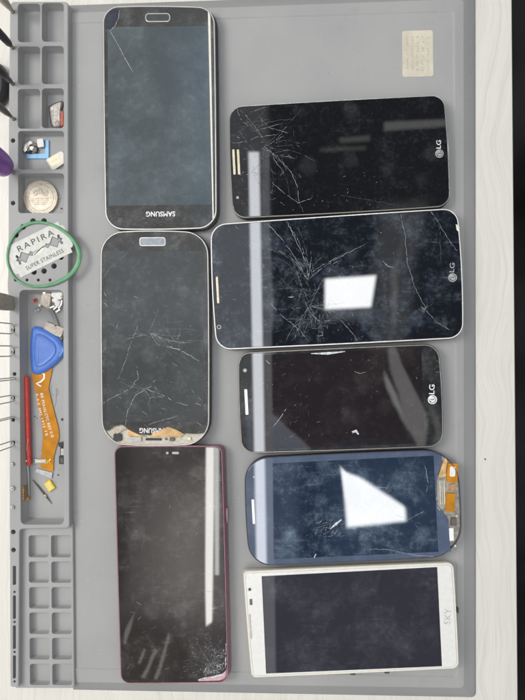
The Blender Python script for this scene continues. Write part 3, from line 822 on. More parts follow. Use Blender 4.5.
for k in range(4): b.ribbon([P2(438.4 + k * 2, 481, ZP), P2(438.8 + k * 2.1, 505, ZP)], [.7, .7], zc + .25 + k * .05, M['gold_pale'] if k % 2 else M['stiff'])
b.build('adhesive_strip', p.root)

# --- right column, fifth: white phone
g8 = M['white_front']
d8 = glass('screen_violet_black', (.029, .028, .037), .22, (.27, .27, .31), .05, seed=71, scale=.035, specks=.4, lo=.44, wipe=.8, cloud=.6)
p = Phone('white smartphone with violet black screen, lowest of the sideways phones', [(251.6, 678), (459.2, 668.6), (453.6, 562.4), (243, 571.4)], [3, 4, 4, 3], [.2, .3, .2, .3], M['cream'], g8, lip=1.3, skew=(-.8, -.4), gap=.12)
p.finish_glass()
p.sheet('display', [(266, 673.6), (442, 666.2), (437.2, 567), (261.6, 576.2)], d8)
b = MB(); b.box(P2(250.6, 626.4, p.z), 1.1, 16, p.z - .3, p.z + .06, M['stiff'], math.radians(4), .4, .04); b.build('earpiece', p.root)
p.dot('camera_lens', 249.8, 589.4, .8, M['hole'], M['stiff'])
comp(p.root, 'sensor', 251, 602, 3, 6.4, M['steel_dark'], p.z - .2, p.z + .04, 3, .6)
b = p.logo('SKY', 447.6, 616.4, 15.5, 6.2, 87, M['logo_faint'], .0, 1.1); b.build('maker_logo', p.root)
for x, y in ((353, 674.4), (387, 672.9)): comp(p.root, 'side_button', x, y, 5, 1.6, M['dark_frame'], 7.5, 10.5, -2, .3)
comp(p.root, 'side_button', 458.2, 611, 1.4, 5, M['dark_frame'], 7.5, 10.5, -2, .3)

# ------------------------------------------------------------------ loose parts in the tray
ZF, ZL = 2.2, 1.2
def at(px, py, z): q = P(px, py, z); return (q.x, q.y, z)
def poly(px, z): return [P2(x, y, z) for x, y in px]

t = thing('lens_bracket', at(55, 115, ZF), 'small metal bracket with dark outline and red flank in the upper tray', 'bracket')
b = MB(); o = rounded(poly([(48, 106), (56, 101.8), (62.4, 100), (62.6, 104), (60.8, 109), (61, 117), (62, 122), (61.6, 127), (53.4, 128), (50.4, 124)], 4.5), 1.0, 4)
b.prism(o, ZF, 4.2, plain('bracket_rim', (.10, .085, .08), .5, 0, .3), .2); b.build('rim', t)
b = MB(); b.prism(rounded(poly([(49.2, 107.2), (56, 103.2), (61.2, 101.6), (60, 109), (59.8, 117), (60.6, 125.4), (54, 126.8), (51.6, 123.4)], 4.5), .8, 3), ZF + .3, 4.5, plain('dull_steel', (.45, .42, .38), .4, .7, .25, .5, .6), .3); b.build('plate', t)
b = MB(); b.prism(rounded(poly([(60.6, 110), (63.2, 112), (63.4, 125), (60.8, 126.4), (60, 118)], 4.9), .4, 3), ZF, 4.9, M['red_dark'], .3); b.build('red_flank', t)
b = MB(); c = P(57.6, 123.6, 4.6); b.lathe((c.x, c.y), [(2, 3), (2.0, 4.6), (1.4, 5.2), (.5, 5.4)], M['beige'], 14); b.build('boss', t)
b = MB(); c = P(52.4, 108.6, 4.6); b.lathe((c.x, c.y), [(.9, 3), (.9, 4.7), (.5, 5.0)], M['white'], 12); b.build('rivet', t)

t = thing('shield_scrap', at(31, 145, ZF), 'crumpled metal shield scrap with white pad on the blue plastic frame', 'metal scrap')
sr = random.Random(5)
b = MB()
for k in range(9):
    cx, cy = 30 + sr.uniform(-5, 5), 145 + sr.uniform(-4.5, 4.5)
    n = 7; o = [P2(cx + math.cos(2 * math.pi * i / n) * sr.uniform(1.6, 4), cy + math.sin(2 * math.pi * i / n) * sr.uniform(1.6, 4), 5) for i in range(n)]
    zz = sr.uniform(3.8, 5.6); b.prism(o, ZF, zz, sr.choice((M['gold_pale'], M['steel'], M['beige'], M['beige'], M['steel_dark'])), .3)
b.build('crumpled_plate', t, smooth=15)
b = MB(); b.box(P2(40.2, 142.8, 5), 4.2, 5.4, 3.9, 5.0, M['paper'], math.radians(8), .4); b.build('white_pad', t)
b = MB(); b.tube([at(22.6, 150, 3.6), at(26, 152.2, 3.8), at(31, 153, 4)], .7, M['black'], 8); b.build('foot', t)

b = MB(); o = ccw(rounded(poly([(26, 158.6), (48.8, 158.6), (48.8, 140), (45.4, 140), (45, 153.6), (32, 154.2), (27, 151.6)], 3.2), [1, .6, .4, .4, .4, .4, .6], 3))
b.prism(o, ZF, 3.4, M['sky_blue'], .2); tag(b.build('blue_scrap', loc=at(40, 150, ZF)), 'light blue plastic frame lying under the crumpled metal scrap', 'plastic frame')

t = thing('sim_card', at(55, 160, ZF), 'pale gold chip card leaning in the tray beside the blue frame', 'chip card')
b = MB(); o = rounded(poly([(45.8, 159.6), (51.6, 169.6), (54.6, 169.4), (63.8, 163.2), (63.6, 152.6), (60.4, 151)], 4), .5, 3)
b.prism(o, 3.2, 4.0, M['cream'], .15); b.build('card', t)
b = MB(); A = Vector(P2(54.6, 160.4, 4)); u = Vector((math.cos(math.radians(29)), math.sin(math.radians(29)))); w = Vector((-u.y, u.x))
for i in range(3):
    for j in range(2):
        q = A + u * ((i - 1) * 2.5) + w * ((j - .5) * 3.1); b.box((q.x, q.y), 2.3, 2.8, 3.9, 4.05, M['gold_pale'], math.radians(29), .4, .03)
b.build('contacts', t)

t = thing('coin', at(40.6, 197, ZF), 'worn pale gold coin filling a tray compartment', 'coin')
c = P(40.4, 197.6, 4.2); R0 = 11.5
b = MB(); b.lathe((c.x, c.y), [(R0 - .3, ZF + .02), (R0, ZF + .4), (R0, 4.0), (R0 - .25, 4.3), (R0 - .9, 4.3), (R0 - 1.2, 4.05), (R0 * .78, 4.0), (R0 * .76, 4.2), (R0 * .72, 4.2), (R0 * .70, 4.0), (.3, 4.0)], M['coin'], 64); b.build('disc', t)
b = MB(); sr = random.Random(8)
for dx, dy, r in ((-3.6, 3.2, 1.9), (-.4, 4.3, 2.0), (3.2, 3.0, 2.3)):
    for k in range(7):
        a = 2 * math.pi * k / 7; b.lathe((c.x + dx + math.cos(a) * r * .6, c.y + dy + math.sin(a) * r * .6), [(r * .38, 3.9), (r * .36, 4.15), (r * .2, 4.25)], M['coin_dark'], 10)
for k in range(4): 
    yy = c.y - .6 - k * 1.25; hw = (5.6, 5.8, 5.2, 4.0)[k]
    x = c.x - hw
    while x < c.x + hw: L = sr.uniform(.5, 1.5); b.box((x, yy), L, .8, 3.9, 4.18, M['coin_dark'], 0, .2, .08); x += L + .35
for k in range(40):
    a = 2 * math.pi * k / 40; rr = R0 * .85; b.box((c.x + rr * math.cos(a), c.y + rr * math.sin(a)), .5, 1.0, 3.9, 4.14, M['coin'], a, .15, .06)
b.build('relief', t)

# razor blade
t = thing('razor_blade', at(39, 249.5, ZT), 'white double edged razor blade with printed lettering on the tray inside the green ring', 'razor blade')
zb = ZT + .25
c = P(39.2, 249.6, zb); ang = math.radians(25.5); ca, sa = math.cos(ang), math.sin(ang)
def T(x, y): return (c.x + x * ca - y * sa, c.y + x * sa + y * ca)
hw, hh = 19.0, 11.0
out = [(-hw, hh), (-hw, -hh), (hw, -hh), (hw, hh)]
out = [(-19, -11), (19, -11), (19, -8), (20.4, -8), (21.4, -6.6), (21.4, 6.6), (20.4, 8), (19, 8), (19, 11), (-19, 11), (-19, 8), (-20.4, 8), (-21.4, 6.6), (-21.4, -6.6), (-20.4, -8), (-19, -8)]
half = [(4.8, .3), (5.8, 1.5), (6.6, .45), (8.2, .5), (8.8, 1.2), (11.4, 3.7), (14.0, .6), (14.8, 3.0), (15.8, 2.8), (15.2, .5), (16.6, 0)]
slot = half + [(x, -y) for x, y in reversed(half[:-1])]
slot = slot + [(-x, -y) for x, y in slot]
def flat(mb, outer, holes, z, mat):
    loops = [[Vector((x, y, 0)) for x, y in outer]] + [[Vector((x, y, 0)) for x, y in h] for h in holes]
    vs = [q for l in loops for q in l]
    mb.add([(*T(q.x, q.y), z) for q in vs], [tuple(f) for f in tessellate_polygon(loops)], mat)
b = MB(); flat(b, out, [slot], zb, M['blade'])
for loop in (out, slot):
    n = len(loop); b.add([(*T(x, y), zb) for x, y in loop] + [(*T(x, y), zb - .18) for x, y in loop], [(i, (i + 1) % n, n + (i + 1) % n, n + i) for i in range(n)], M['blade'])
b.build('steel_strip', t)
b = MB(); q = T(.3, 6.3); text_into(b, 'RAPIRA', q, 26, 3.8, 25.5, zb + .03, M['ink'], .008, 1.35)
q = T(.5, -7.3); text_into(b, 'SUPER STAINLESS', q, 27, 2.7, 25.5, zb + .03, M['ink'], .008, 1.1)
b.build('printed_lettering', t)
b = MB()
for s in (1, -1):
    lp = [(s * x * 1.0, y) for x, y in half]
    for i, (x, y) in enumerate(half[:-1]):
        for sg in (1, -1):
            x2, y2 = half[i + 1]; b.ribbon([T(s * x, sg * (y + .12)), T(s * x2, sg * (y2 + .12))], [.32 if i < 7 else .6] * 2, zb + .02, M['ink'])
arc = [T(-4.6 + 9.2 * i / 12, -.4 + 1.3 * math.sin((i / 12 - .5) * 2.6) * (1 if i else 1)) for i in range(13)]
b.ribbon(arc, [.3 + .5 * math.sin(math.pi * i / 12) for i in range(13)], zb + .03, M['ink'])
arc = [T(-3.2 + 6.2 * i / 12, -1.1 + 1.0 * math.sin((i / 12 - .5) * 2.4)) for i in range(13)]
b.ribbon(arc, [.2 + .4 * math.sin(math.pi * i / 12) for i in range(13)], zb + .03, M['gold'])
b.build('printed_emblem', t)

# green band: a soft flat ring lying over the blade
b = MB()
ell = []
for i in range(96):
    a = 2 * math.pi * i / 96
    x = 42.2 + 36.0 * math.cos(a) + 1.2 * math.cos(2 * a + .5); y = 255.0 - 32.0 * math.sin(a) + 1.6 * math.sin(2 * a + .4)
    ell.append((x, y, a))
rings = []
NS = 10
for x, y, a in ell:
    w = (.72 + .95 * max(0, math.cos(a + .35)) ** 2 + .25 * max(0, math.sin(a)) ) 
    h = .55 + .15 * math.cos(a)
    zz = zb + .75 + .2 * math.sin(3 * a) + (-.1 if math.cos(a) > .8 else 0)
    q = P(x, y, zz); cc = P(42.2, 255, zz); d = (Vector((q.x - cc.x, q.y - cc.y, 0))).normalized()
    rings.append([(q.x + d.x * w * math.cos(t2), q.y + d.y * w * math.cos(t2), zz + h * math.sin(t2)) for t2 in [2 * math.pi * j / NS for j in range(NS)]])
n = len(rings); vs = [v for r in rings for v in r]
b.add(vs, [(i * NS + j, i * NS + (j + 1) % NS, ((i + 1) % n) * NS + (j + 1) % NS, ((i + 1) % n) * NS + j) for i in range(n) for j in range(NS)], M['green'])
tag(b.build('rubber_band', loc=at(42, 255, ZT)), 'translucent green rubber ring lying round the razor blade', 'rubber band')

# long compartment
t = thing('charging_connector', at(46, 300, ZL), 'beige metal connector block with white lump at the head of the long tray', 'connector')
b = MB(); b.prism(rounded(poly([(42.6, 292), (51.4, 293.6), (49.4, 309), (39.4, 304.6)], 4), .4, 3), ZL, 4.2, M['beige'], .3); b.build('metal_shell', t)
b = MB(); b.prism(rounded(poly([(43.4, 291.4), (46, 292), (45.4, 294), (42.4, 293.4)], 4.6), .2, 3), ZL, 4.8, M['steel'], .2)
b.prism(rounded(poly([(38.4, 303.4), (41, 304.4), (40.4, 307), (38, 306)], 4.6), .2, 3), ZL, 4.6, M['steel'], .2); b.build('shell_tab', t)
b = MB(); sr = random.Random(12)
for k in range(5):
    x0, y0 = [(54, 294.5), (58, 297), (55.4, 300.4), (59.4, 294), (57, 303)][k]
    o = [P2(x0 + math.cos(2 * math.pi * i / 9) * sr.uniform(2.6, 4.4), y0 + math.sin(2 * math.pi * i / 9) * sr.uniform(2.4, 4.2), 5) for i in range(9)]
    b.prism(rounded(o, .5, 2), ZL, sr.uniform(4.4, 5.4), M['paper'], .5)
b.build('white_lump', t, smooth=60)
b = MB()
for x0, y0, a in ((55, 308, 40), (59.6, 306, 60), (52, 307, 20), (57.4, 310.6, 35), (61, 303, 80)): b.box(P2(x0, y0, 4), 3.6, 1.2, ZL, 3.4 + (a % 7) * .1, M['steel'], math.radians(a), .2)
b.build('metal_tab', t)
b = MB(); b.ribbon([P2(x, y, 3) for x, y in [(48.4, 308), (52, 313), (54.6, 319), (56.6, 326)]], [2.4] * 4, 3.0, plain('grey_ribbon', (.19, .20, .205), .4)); b.build('ribbon_tail', t)

b = MB(); c = P(35, 300.4, 2)
for k in range(6):
    a = k * math.pi / 3; b.lathe((c.x + 1.15 * math.cos(a), c.y + 1.15 * math.sin(a)), [(.62, ZL), (.6, 1.8), (.3, 2.1)], M['red_dark'], 10)
b.lathe((c.x, c.y), [(.5, ZL), (.5, 2.0), (.3, 2.1)], M['hole'], 10)
tag(b.build('grommet', loc=at(35, 300, ZL)), 'tiny red grommet beside the beige connector', 'grommet')
b = MB(); c = P(37.4, 309.6, 2.4); b.lathe((c.x, c.y), [(.9, ZL), (1.5, 1.9), (1.3, 2.6), (.5, 3.0)], M['steel'], 14, 1.2, .8); b.lathe((c.x - 1.5, c.y - .6), [(.4, ZL), (.7, 1.7), (.3, 2.2)], M['white'], 10)
tag(b.build('solder_blob', loc=at(37, 310, ZL)), 'shiny silver solder blob below the red grommet', 'solder')

# amber ribbon cable
t = thing('flex_cable', at(46, 420, ZL), 'amber ribbon cable with white print running down the long tray', 'ribbon cable')
zf = 2.0
b = MB(); fx = poly([(44.4, 331), (60.6, 337), (57.4, 345), (52, 370), (48.4, 388), (53.6, 410), (58.4, 428), (59.2, 438), (56, 448), (53.6, 457), (53.4, 472), (40.4, 468), (41.6, 452), (43, 436), (41, 420), (36.6, 400), (33.2, 382), (31.6, 374), (38, 352)], zf)
b.prism(rounded(fx, 1.2, 4), zf - .12, zf, M['orange'], 0); b.build('amber_film', t)
b = MB(); b.prism(poly([(43.6, 328), (46.4, 321.6), (64, 328), (62, 334.4), (60.4, 337.4), (44.4, 331.4)], 3), ZL, 3.0, M['beige'], .2); b.build('board_connector', t)
b = MB(); b.prism(poly([(60, 338), (63.4, 336), (62, 341.4), (58.4, 345)], 2.6), ZL, 2.5, M['black'], .15); b.build('black_edge', t)
b = MB(); b.prism(poly([(37, 468.6), (52.6, 472.6), (51.6, 478.4), (35, 472)], zf), zf + .02, zf + .3, M['stiff'], .08); b.build('stiffener', t)
b = MB(); b.box(P2(40, 461.2, 3), 8.4, 2.8, zf, 3.2, M['stiff'], 0, .5, .2); b.box(P2(40, 461.2, 3), 6.6, 1.2, zf, 3.3, M['gold_pale'], 0, .3, .1); b.box(P2(34, 461.2, 3), 1.6, 2.0, zf, 3.4, M['steel_dark'], 0, .2); b.build('side_connector', t)
b = MB(); b.box(P2(48, 461.4, 3), 4.6, 1.1, zf, 2.5, M['yellow'], math.radians(40), .3); b.box(P2(48, 461.4, 3), 4.6, 1.1, zf, 2.55, M['orange_light'], math.radians(-40), .3); b.build('cross_tab', t)
b = MB(); b.box(P2(50.6, 448, 2.2), .45, .45, zf, 2.08, M['hole'], 0, .1, .02); b.build('pin_hole', t)
b = MB()
zt = zf + .03
b.ribbon([P2(x, y, zt) for x, y in [(42, 372.6), (44.2, 374.6), (44, 378.4), (41, 381.6), (36.4, 383.6), (41, 386.4)]], [1.0, 1.1, 1.1, 1.1, 1.2, .9], zt, M['white'])
def along(s, x0, y0, x1, y1, h):
    a, c2 = Vector(P2(x0, y0, zt)), Vector(P2(x1, y1, zt)); m = (a + c2) / 2; d = c2 - a
    text_into(b, s, (m.x, m.y), d.length, h, math.degrees(math.atan2(d.y, d.x)), zt, M['white'], .0, 1.15)
along('80 MAIN', 41.4, 393, 45.2, 412, 1.9); along('CTC', 45.8, 413.5, 47.8, 421, 1.9); along('REV', 48.4, 423, 50.2, 430, 1.9); along('0.0', 51, 431.6, 52.6, 437, 1.9)
along('K-A-E', 36.8, 394, 38.8, 405, 1.7); along('0M2', 39.4, 408, 41, 415.4, 1.7); along('1915', 42, 418.4, 44.4, 427.6, 1.7); along('15', 45.8, 431, 46.8, 435.6, 1.7)
b.build('white_print', t)

# blue pick
t = thing('plastic_pick', at(45, 351, 2), 'blue triangular plastic opening pick on the amber ribbon cable', 'opening pick')
o = ccw(rounded(poly([(31, 325.6), (41, 327), (58.6, 337), (66, 350.6), (58, 362), (43, 373.6), (31, 375.4), (28.6, 350)], 4), [5, 5, 4, 3, 4, 5, 5, 18], 8))
b = MB(); b.loft([[(x, y, 2.1) for x, y in inset(o, .5)], [(x, y, 2.6) for x, y in o], [(x, y, 3.2) for x, y in inset(o, .5)], [(x, y, 3.7) for x, y in inset(o, 1.6)], [(x, y, 3.9) for x, y in inset(o, 2.6)]], M['pick']); b.build('plate', t)
o2 = ccw(rounded(poly([(35, 333), (43, 334), (55, 343), (57, 350), (54, 357), (43, 366.6), (35, 367.6), (32.6, 350)], 4), [4, 4, 3, 3, 3, 4, 4, 6], 8))
b = MB(); b.loft([[(x, y, 3.6) for x, y in o2], [(x, y, 4.25) for x, y in inset(o2, .2)], [(x, y, 4.4) for x, y in inset(o2, .6)], [(x, y, 4.2) for x, y in inset(o2, 1.2)], [(x, y, 4.12) for x, y in inset(o2, 2.0)]], M['pick']); b.build('thumb_pad', t)
b = MB(); b.prism(rounded(poly([(58.6, 342.6), (63.8, 350.2), (59, 357.6)], 4), [1.2, 1.4, 1.2], 4), 3.0, 3.75, M['pick_light'], .2); b.build('tip', t)

# red needle tool
t = thing('needle_pick', at(28, 430, ZL), 'thin red handled pick with steel needle lying along the long tray wall', 'pick')
b = MB(); b.tube([at(26.4, 376.4, 4.4), at(26.5, 378, 4.4), at(27.6, 420, 4.2), at(28.6, 450, 4.0), at(29.2, 464, 3.8), at(29.3, 465.6, 3.8)], [1.2, 1.65, 1.65, 1.6, 1.5, .9], M['red'], 14); b.build('handle', t)
b = MB(); b.tube([at(27.6, 464, 3.7), at(28.6, 480, 3.3), at(29.0, 496, 2.7), at(28.8, 499, 2.4)], [.5, .45, .4, .15], M['steel'], 8); b.build('needle', t)
b = MB(); b.tube([at(28.6, 438.6, 5.9), at(27.6, 444, 6.0), at(26.2, 452, 5.5)], [.12, .3, .12], M['beige'], 6); b.build('paint_chip', t)
b = MB(); c = P(26.4, 461, 5); b.lathe((c.x, c.y), [(.6, 3.6), (.6, 5.0), (.3, 5.2)], M['white'], 10); b.build('rivet', t)

t = thing('pin_header', at(22.6, 494, 4), 'small brown strip of copper pins at the foot of the tray wall', 'pin strip')
b = MB(); b.box(P2(22.2, 493.6, 8), 2.6, 9.4, 3.4, 8.2, M['brown'], 0, .3); b.build('board_strip', t)
for k in range(4): b = MB(); b.box(P2(22.6, 489.4 + k * 3, 8), 2.0, .8, 3.8, 8.5, M['copper'], 0, .2, .1); b.build('pin', t)
b = MB(); b.box(P2(26.6, 498.8, 4.4), 2.6, 2.6, 1.6, 4.4, M['copper'], math.radians(6), .3); b.build('end_block', t)

t = thing('probe_needle', at(42, 492, ZL), 'dark steel needle with gold collar lying slantwise in the long tray', 'needle')
b = MB(); b.tube([at(32.4, 479.6, 2.2), at(38, 486.4, 2.2), at(44, 494, 2.2), at(48, 499, 2.1), at(51.8, 504, 1.9)], [.2, .45, .5, .4, .12], M['steel_dark'], 8); b.build('shaft', t)
b = MB(); b.tube([at(44.4, 494.4, 2.2), at(46.4, 497, 2.2)], .62, M['gold'], 10); b.build('collar', t)

t = thing('yellow_connector', at(49, 486, ZL), 'tiny yellow connector with pale bars beside the slanting needle', 'connector')
b = MB(); b.box(P2(49.2, 486, 3), 4.9, 6.4, ZL, 2.9, M['yellow'], math.radians(33), .5, .2); b.build('housing', t)
for k in (-1, 0, 1):
    b = MB(); q = P(49.2, 486, 3); a = math.radians(33); b.box((q.x + k * 1.4 * -math.sin(a), q.y + k * 1.4 * math.cos(a)), 3.2, .5, 2.0, 3.05, M['cream'], a, .1, .05); b.build('pale_bar', t)

t = thing('black_switch', at(61, 453, ZL), 'black slide switch with grey window at the long tray edge', 'switch')
b = MB(); b.box(P2(61, 444.4, 3), 3.6, 2.6, ZL, 3.0, M['black'], math.radians(10), .3); b.box(P2(61.4, 460, 3), 3.4, 5.4, ZL, 3.0, M['black'], 0, .3); b.box(P2(60.8, 451.6, 3), 1.6, 7.5, ZL, 2.2, M['hole'], 0, .2); b.build('housing', t)
b = MB(); b.box(P2(62.2, 452, 3), 2.0, 4.4, ZL, 2.8, M['stiff'], 0, .3); b.build('window', t)
b = MB(); b.box(P2(61.6, 460.6, 3.2), 1.8, 3.2, 2.8, 3.2, M['steel_dark'], 0, .3); b.build('slider', t)

# grey hair loop beside the cable
b = MB(); pts = []
for i in range(40):
    a = i / 39 * 5.2; pts.append(at(54 + 3.4 * math.cos(a + 2.2) + i * .01, 389 - 5 * math.sin(a + 2.2) + i * .1, 1.5))
pts += [at(55.8, 400, 1.5), at(54.6, 407, 1.5)]
b.tube(pts, .14, M['stiff'], 6); tag(b.build('wire_loop', loc=at(54, 389, ZL)), 'fine grey wire loop beside the amber cable', 'wire')

b = MB(); sr = random.Random(17)
for x, y, s, z0 in ((60, 198, 1.1, ZF), (61.4, 208.6, .9, ZF), (62.2, 419.4, 1.2, ZL), (58.2, 475, .9, ZL), (35, 416.4, .9, ZL), (37, 418, .6, ZL), (56, 482, .4, ZL), (60, 470, .35, ZL), (33, 440, .4, ZL), (24, 105, .35, ZF), (50, 120, .4, ZF), (71.6, 472, .4, ZS), (77, 178, .4, ZS), (88, 305, .5, ZS), (79, 200, .3, ZS), (84, 190, .3, ZS)):
    c = P(x, y, z0); o = [(c.x + math.cos(2 * math.pi * i / 7) * s * sr.uniform(.4, .8), c.y + math.sin(2 * math.pi * i / 7) * s * sr.uniform(.4, .8)) for i in range(7)]
    b.prism(o, z0 - .05, z0 + s * .6, sr.choice((M['steel_dark'], M['black'], M['shield'])), .08)
for k in range(150):
    x, y = sr.choice(((sr.uniform(20, 62), sr.uniform(6, 212)), (sr.uniform(30, 62), sr.uniform(295, 515)), (sr.uniform(32, 70), sr.uniform(540, 684)), (sr.uniform(75, 100), sr.uniform(30, 660)), (sr.uniform(225, 450), sr.uniform(16, 85)), (sr.uniform(215, 240), sr.uniform(460, 670)), (sr.uniform(452, 472), sr.uniform(20, 690))))
    z0 = (ZL if 290 < y < 520 else (1.9 if y > 530 else ZF)) if x < 71 else (ZS if x < 452 else 0)
    if x > 452: z0 = 4.75 if x < 457 else max(1.6, 4.7 - (x - 457) * .17)
    c = P(x, y, z0)
    if sr.random() < .25:
        a = sr.uniform(0, 6.3); pth = [(c.x, c.y)]
        for q in range(5): a += sr.uniform(-.6, .6); pth.append((pth[-1][0] + .5 * math.cos(a), pth[-1][1] + .5 * math.sin(a)))
        b.ribbon(pth, [.07] * 6, z0 + .08, sr.choice((M['paper'], M['stiff'])))
    else:
        r = sr.uniform(.08, .24); b.prism([(c.x + math.cos(2 * math.pi * i / 6) * r * sr.uniform(.6, 1.2), c.y + math.sin(2 * math.pi * i / 6) * r * sr.uniform(.6, 1.2)) for i in range(6)], z0 - .05, z0 + r, sr.choice((M['steel_dark'], M['stiff'], M['paper'], M['shield'])), .03)
tag(b.build('debris'), 'scattered dark crumbs in the tray and on the mat', 'crumbs', kind='stuff')

# ------------------------------------------------------------------ tools standing in the holes
def standing(name, i, label, cat, prof, parts, group='tools standing in the mat holes'):
    """prof: [(radius, z)] per part, stood upright in hole i"""
    x, y = TOOLS[i]; c = P(x, y, ZT)
    t = thing(name, (c.x, c.y, 3.2), label, cat, group)
    for nm, pr, m in parts:
        b = MB(); b.lathe((c.x, c.y), pr, m, 24); b.build(nm, t)
    return t
standing('taupe_probe', 0, 'taupe steel probe standing in the topmost mat hole', 'probe', None, [('tip', [(.9, 3.2), (1.0, 10), (1.5, 14)], M['tan']), ('shaft', [(1.5, 14), (2.5, 20), (2.8, 26), (2.8, 44), (2.2, 46)], M['taupe'])])
standing('screwdriver', 1, 'thin black screwdriver with tan tip standing in the mat hole below the taupe probe', 'screwdriver', None, [('tip', [(.7, 3.2), (.9, 10.5), (1.2, 13)], M['tan']), ('handle', [(1.2, 13), (2.2, 16), (2.5, 22), (2.5, 44), (2, 46)], M['black'])])
standing('screwdriver', 2, 'black screwdriver with bright steel tip standing in the third mat hole', 'screwdriver', None, [('tip', [(.7, 3.2), (.8, 10.5), (1.0, 12)], M['steel']), ('shaft', [(1.2, 12), (1.8, 15), (2.0, 20.5)], M['steel_dark']), ('handle', [(2.0, 20.5), (2.6, 22.5), (2.8, 26), (2.8, 44), (2, 46)], M['black'])])
standing('screwdriver', 3, 'slim brown steel screwdriver standing in the mat hole beside the spare bracket', 'screwdriver', None, [('tip', [(.7, 3.2), (.9, 11), (1.1, 15)], M['tan']), ('shaft', [(1.1, 15), (2.0, 21), (2.4, 30), (2.4, 44), (2, 46)], M['steel_dark'])])
standing('screwdriver', 4, 'purple handled screwdriver with tan tip standing in a mat hole', 'screwdriver', None, [('tip', [(1.0, 3.2), (1.7, 10.2), (2.0, 15)], M['tan']), ('handle', [(2.0, 15), (2.9, 15.8), (4.8, 18.5), (6.8, 22), (8.0, 28), (8.6, 36), (8.4, 44), (6, 47)], M['purple'])])

t = thing('pliers', at(-4, 84, 0), 'black handled pliers lying on the bench beside the mat, under the screwdrivers', 'pliers')
b = MB(); o = ccw(rounded(poly([(-30, 60), (-2, 60), (6, 70), (8.2, 82), (6.4, 96), (0, 106), (-30, 108)], 6), [3, 5, 5, 6, 5, 5, 3], 6))
b.loft([[(x, y, .2) for x, y in inset(o, 1.2)], [(x, y, 1.5) for x, y in inset(o, .2)], [(x, y, 4) for x, y in o], [(x, y, 6.5) for x, y in inset(o, 1.0)], [(x, y, 8) for x, y in inset(o, 3)]], M['black']); b.build('handle', t)
b = MB(); b.prism(rounded(poly([(-30, 66), (-1, 65), (3, 71), (-2, 74), (-30, 76)], 8), 1, 3), 7.4, 8.7, M['tan'], .3); b.build('inlay', t)
# flat tweezers
x, y = TOOLS[5]; c = P(x, y, ZT)
t = thing('tweezers', (c.x, c.y, 3.2), 'flat brushed steel tweezers standing in the mat above the wire pins', 'tweezers', 'tools standing in the mat holes')
for s in (-.55, .55):
    b = MB()
    prof = [(1.0, 3.2), (1.3, 9.8), (4.6, 10.6), (5.2, 20), (5.4, 40), (5.0, 60)]
    b.loft([[(c.x - .3 + s - .35 - (z - 10) * .01, c.y + 1.6 - w, z), (c.x - .3 + s + .35, c.y + 1.6 - w, z), (c.x - .3 + s + .35, c.y + 1.6 + w, z), (c.x - .3 + s - .35, c.y + 1.6 + w, z)] if z > 10 else
            [(c.x + s - .35, c.y - w, z), (c.x + s + .35, c.y - w, z), (c.x + s + .35, c.y + w, z), (c.x + s - .35, c.y + w, z)] for w, z in prof], M['taupe'])
    b.build('arm', t)

# bent wire pins
WP = [(6, 323.8, 334, 'widest bent steel wire pin standing in the mat next to the flat tweezers', .42), (7, 346, 356.2, 'second bent steel wire pin below the flat tweezers', .42),
      (8, 377.6, 379.6, 'bent steel wire pin pinched to one line, standing beside the blue pick', .38), (9, 395, 401.6, 'bent steel wire pin standing beside the top of the red handle', .42),
      (10, 416.4, 418, 'straight looking steel wire pin standing beside the middle of the red handle', .36), (11, 440.6, 446.4, 'lowest bent steel wire pin, beside the foot of the red handle', .42)]
for i, ya, yb, lab, r in WP:
    x, y = TOOLS[i]; c = P(x, y, ZT)
    t_z = 26.0
    A, B_ = P(0, ya, t_z), P(0, yb, t_z)
    # both legs leave the frame nearly upright; find their footing
    b = MB(); y_lo = P(14, ya, ZT + .6).y; y_hi = P(14, yb, ZT + .6).y
    xc = c.x
    ym, hwid = (y_lo + y_hi) / 2, max(.5, abs(y_lo - y_hi) / 2)
    path = [(xc, ym + hwid, 45), (xc, ym + hwid, 30), (xc, ym + hwid, ZT + .6 + hwid * .7)]
    for k in range(1, 12):
        a = math.pi * k / 12; path.append((xc + .25 * math.sin(a), ym + hwid * math.cos(a), ZT + .6 + hwid * .7 * (1 - math.sin(a))))
    path += [(xc, ym - hwid, ZT + .6 + hwid * .7), (xc, ym - hwid, 30), (xc, ym - hwid, 45)]
    b.tube(path, r, M['steel'], 8)
    tag(b.build('wire_pin', loc=(xc, ym, ZT)), lab, 'wire pin', 'bent wire pins standing along the mat edge')

BL = ['upper of the three steel driver bits sunk in mat holes, beside the gold side connector', 'middle steel driver bit sunk in a mat hole, widest face', 'lowest steel driver bit sunk in a mat hole, with dark slot']
for k, i in enumerate((12, 13, 14)):
    x, y = TOOLS[i]; c = P(x, y, ZT)
    r = (1.15, 1.55, 1.3)[k]
    b = MB(); b.lathe((c.x, c.y), [(1.1, 3.1), (1.15, 9.9), (r, 10.02), (r, 10.9), (r * .8, 11.2)], M['steel'], 6 if k == 1 else 18)
    b.box((c.x + .2, c.y), r * 1.1, .45, 11.0, 11.26, M['steel_dark'], .5 * k, .1, .03)
    tag(b.build('driver_bit', loc=(c.x, c.y, 3)), BL[k], 'driver bit', 'steel driver bits in the mat holes')

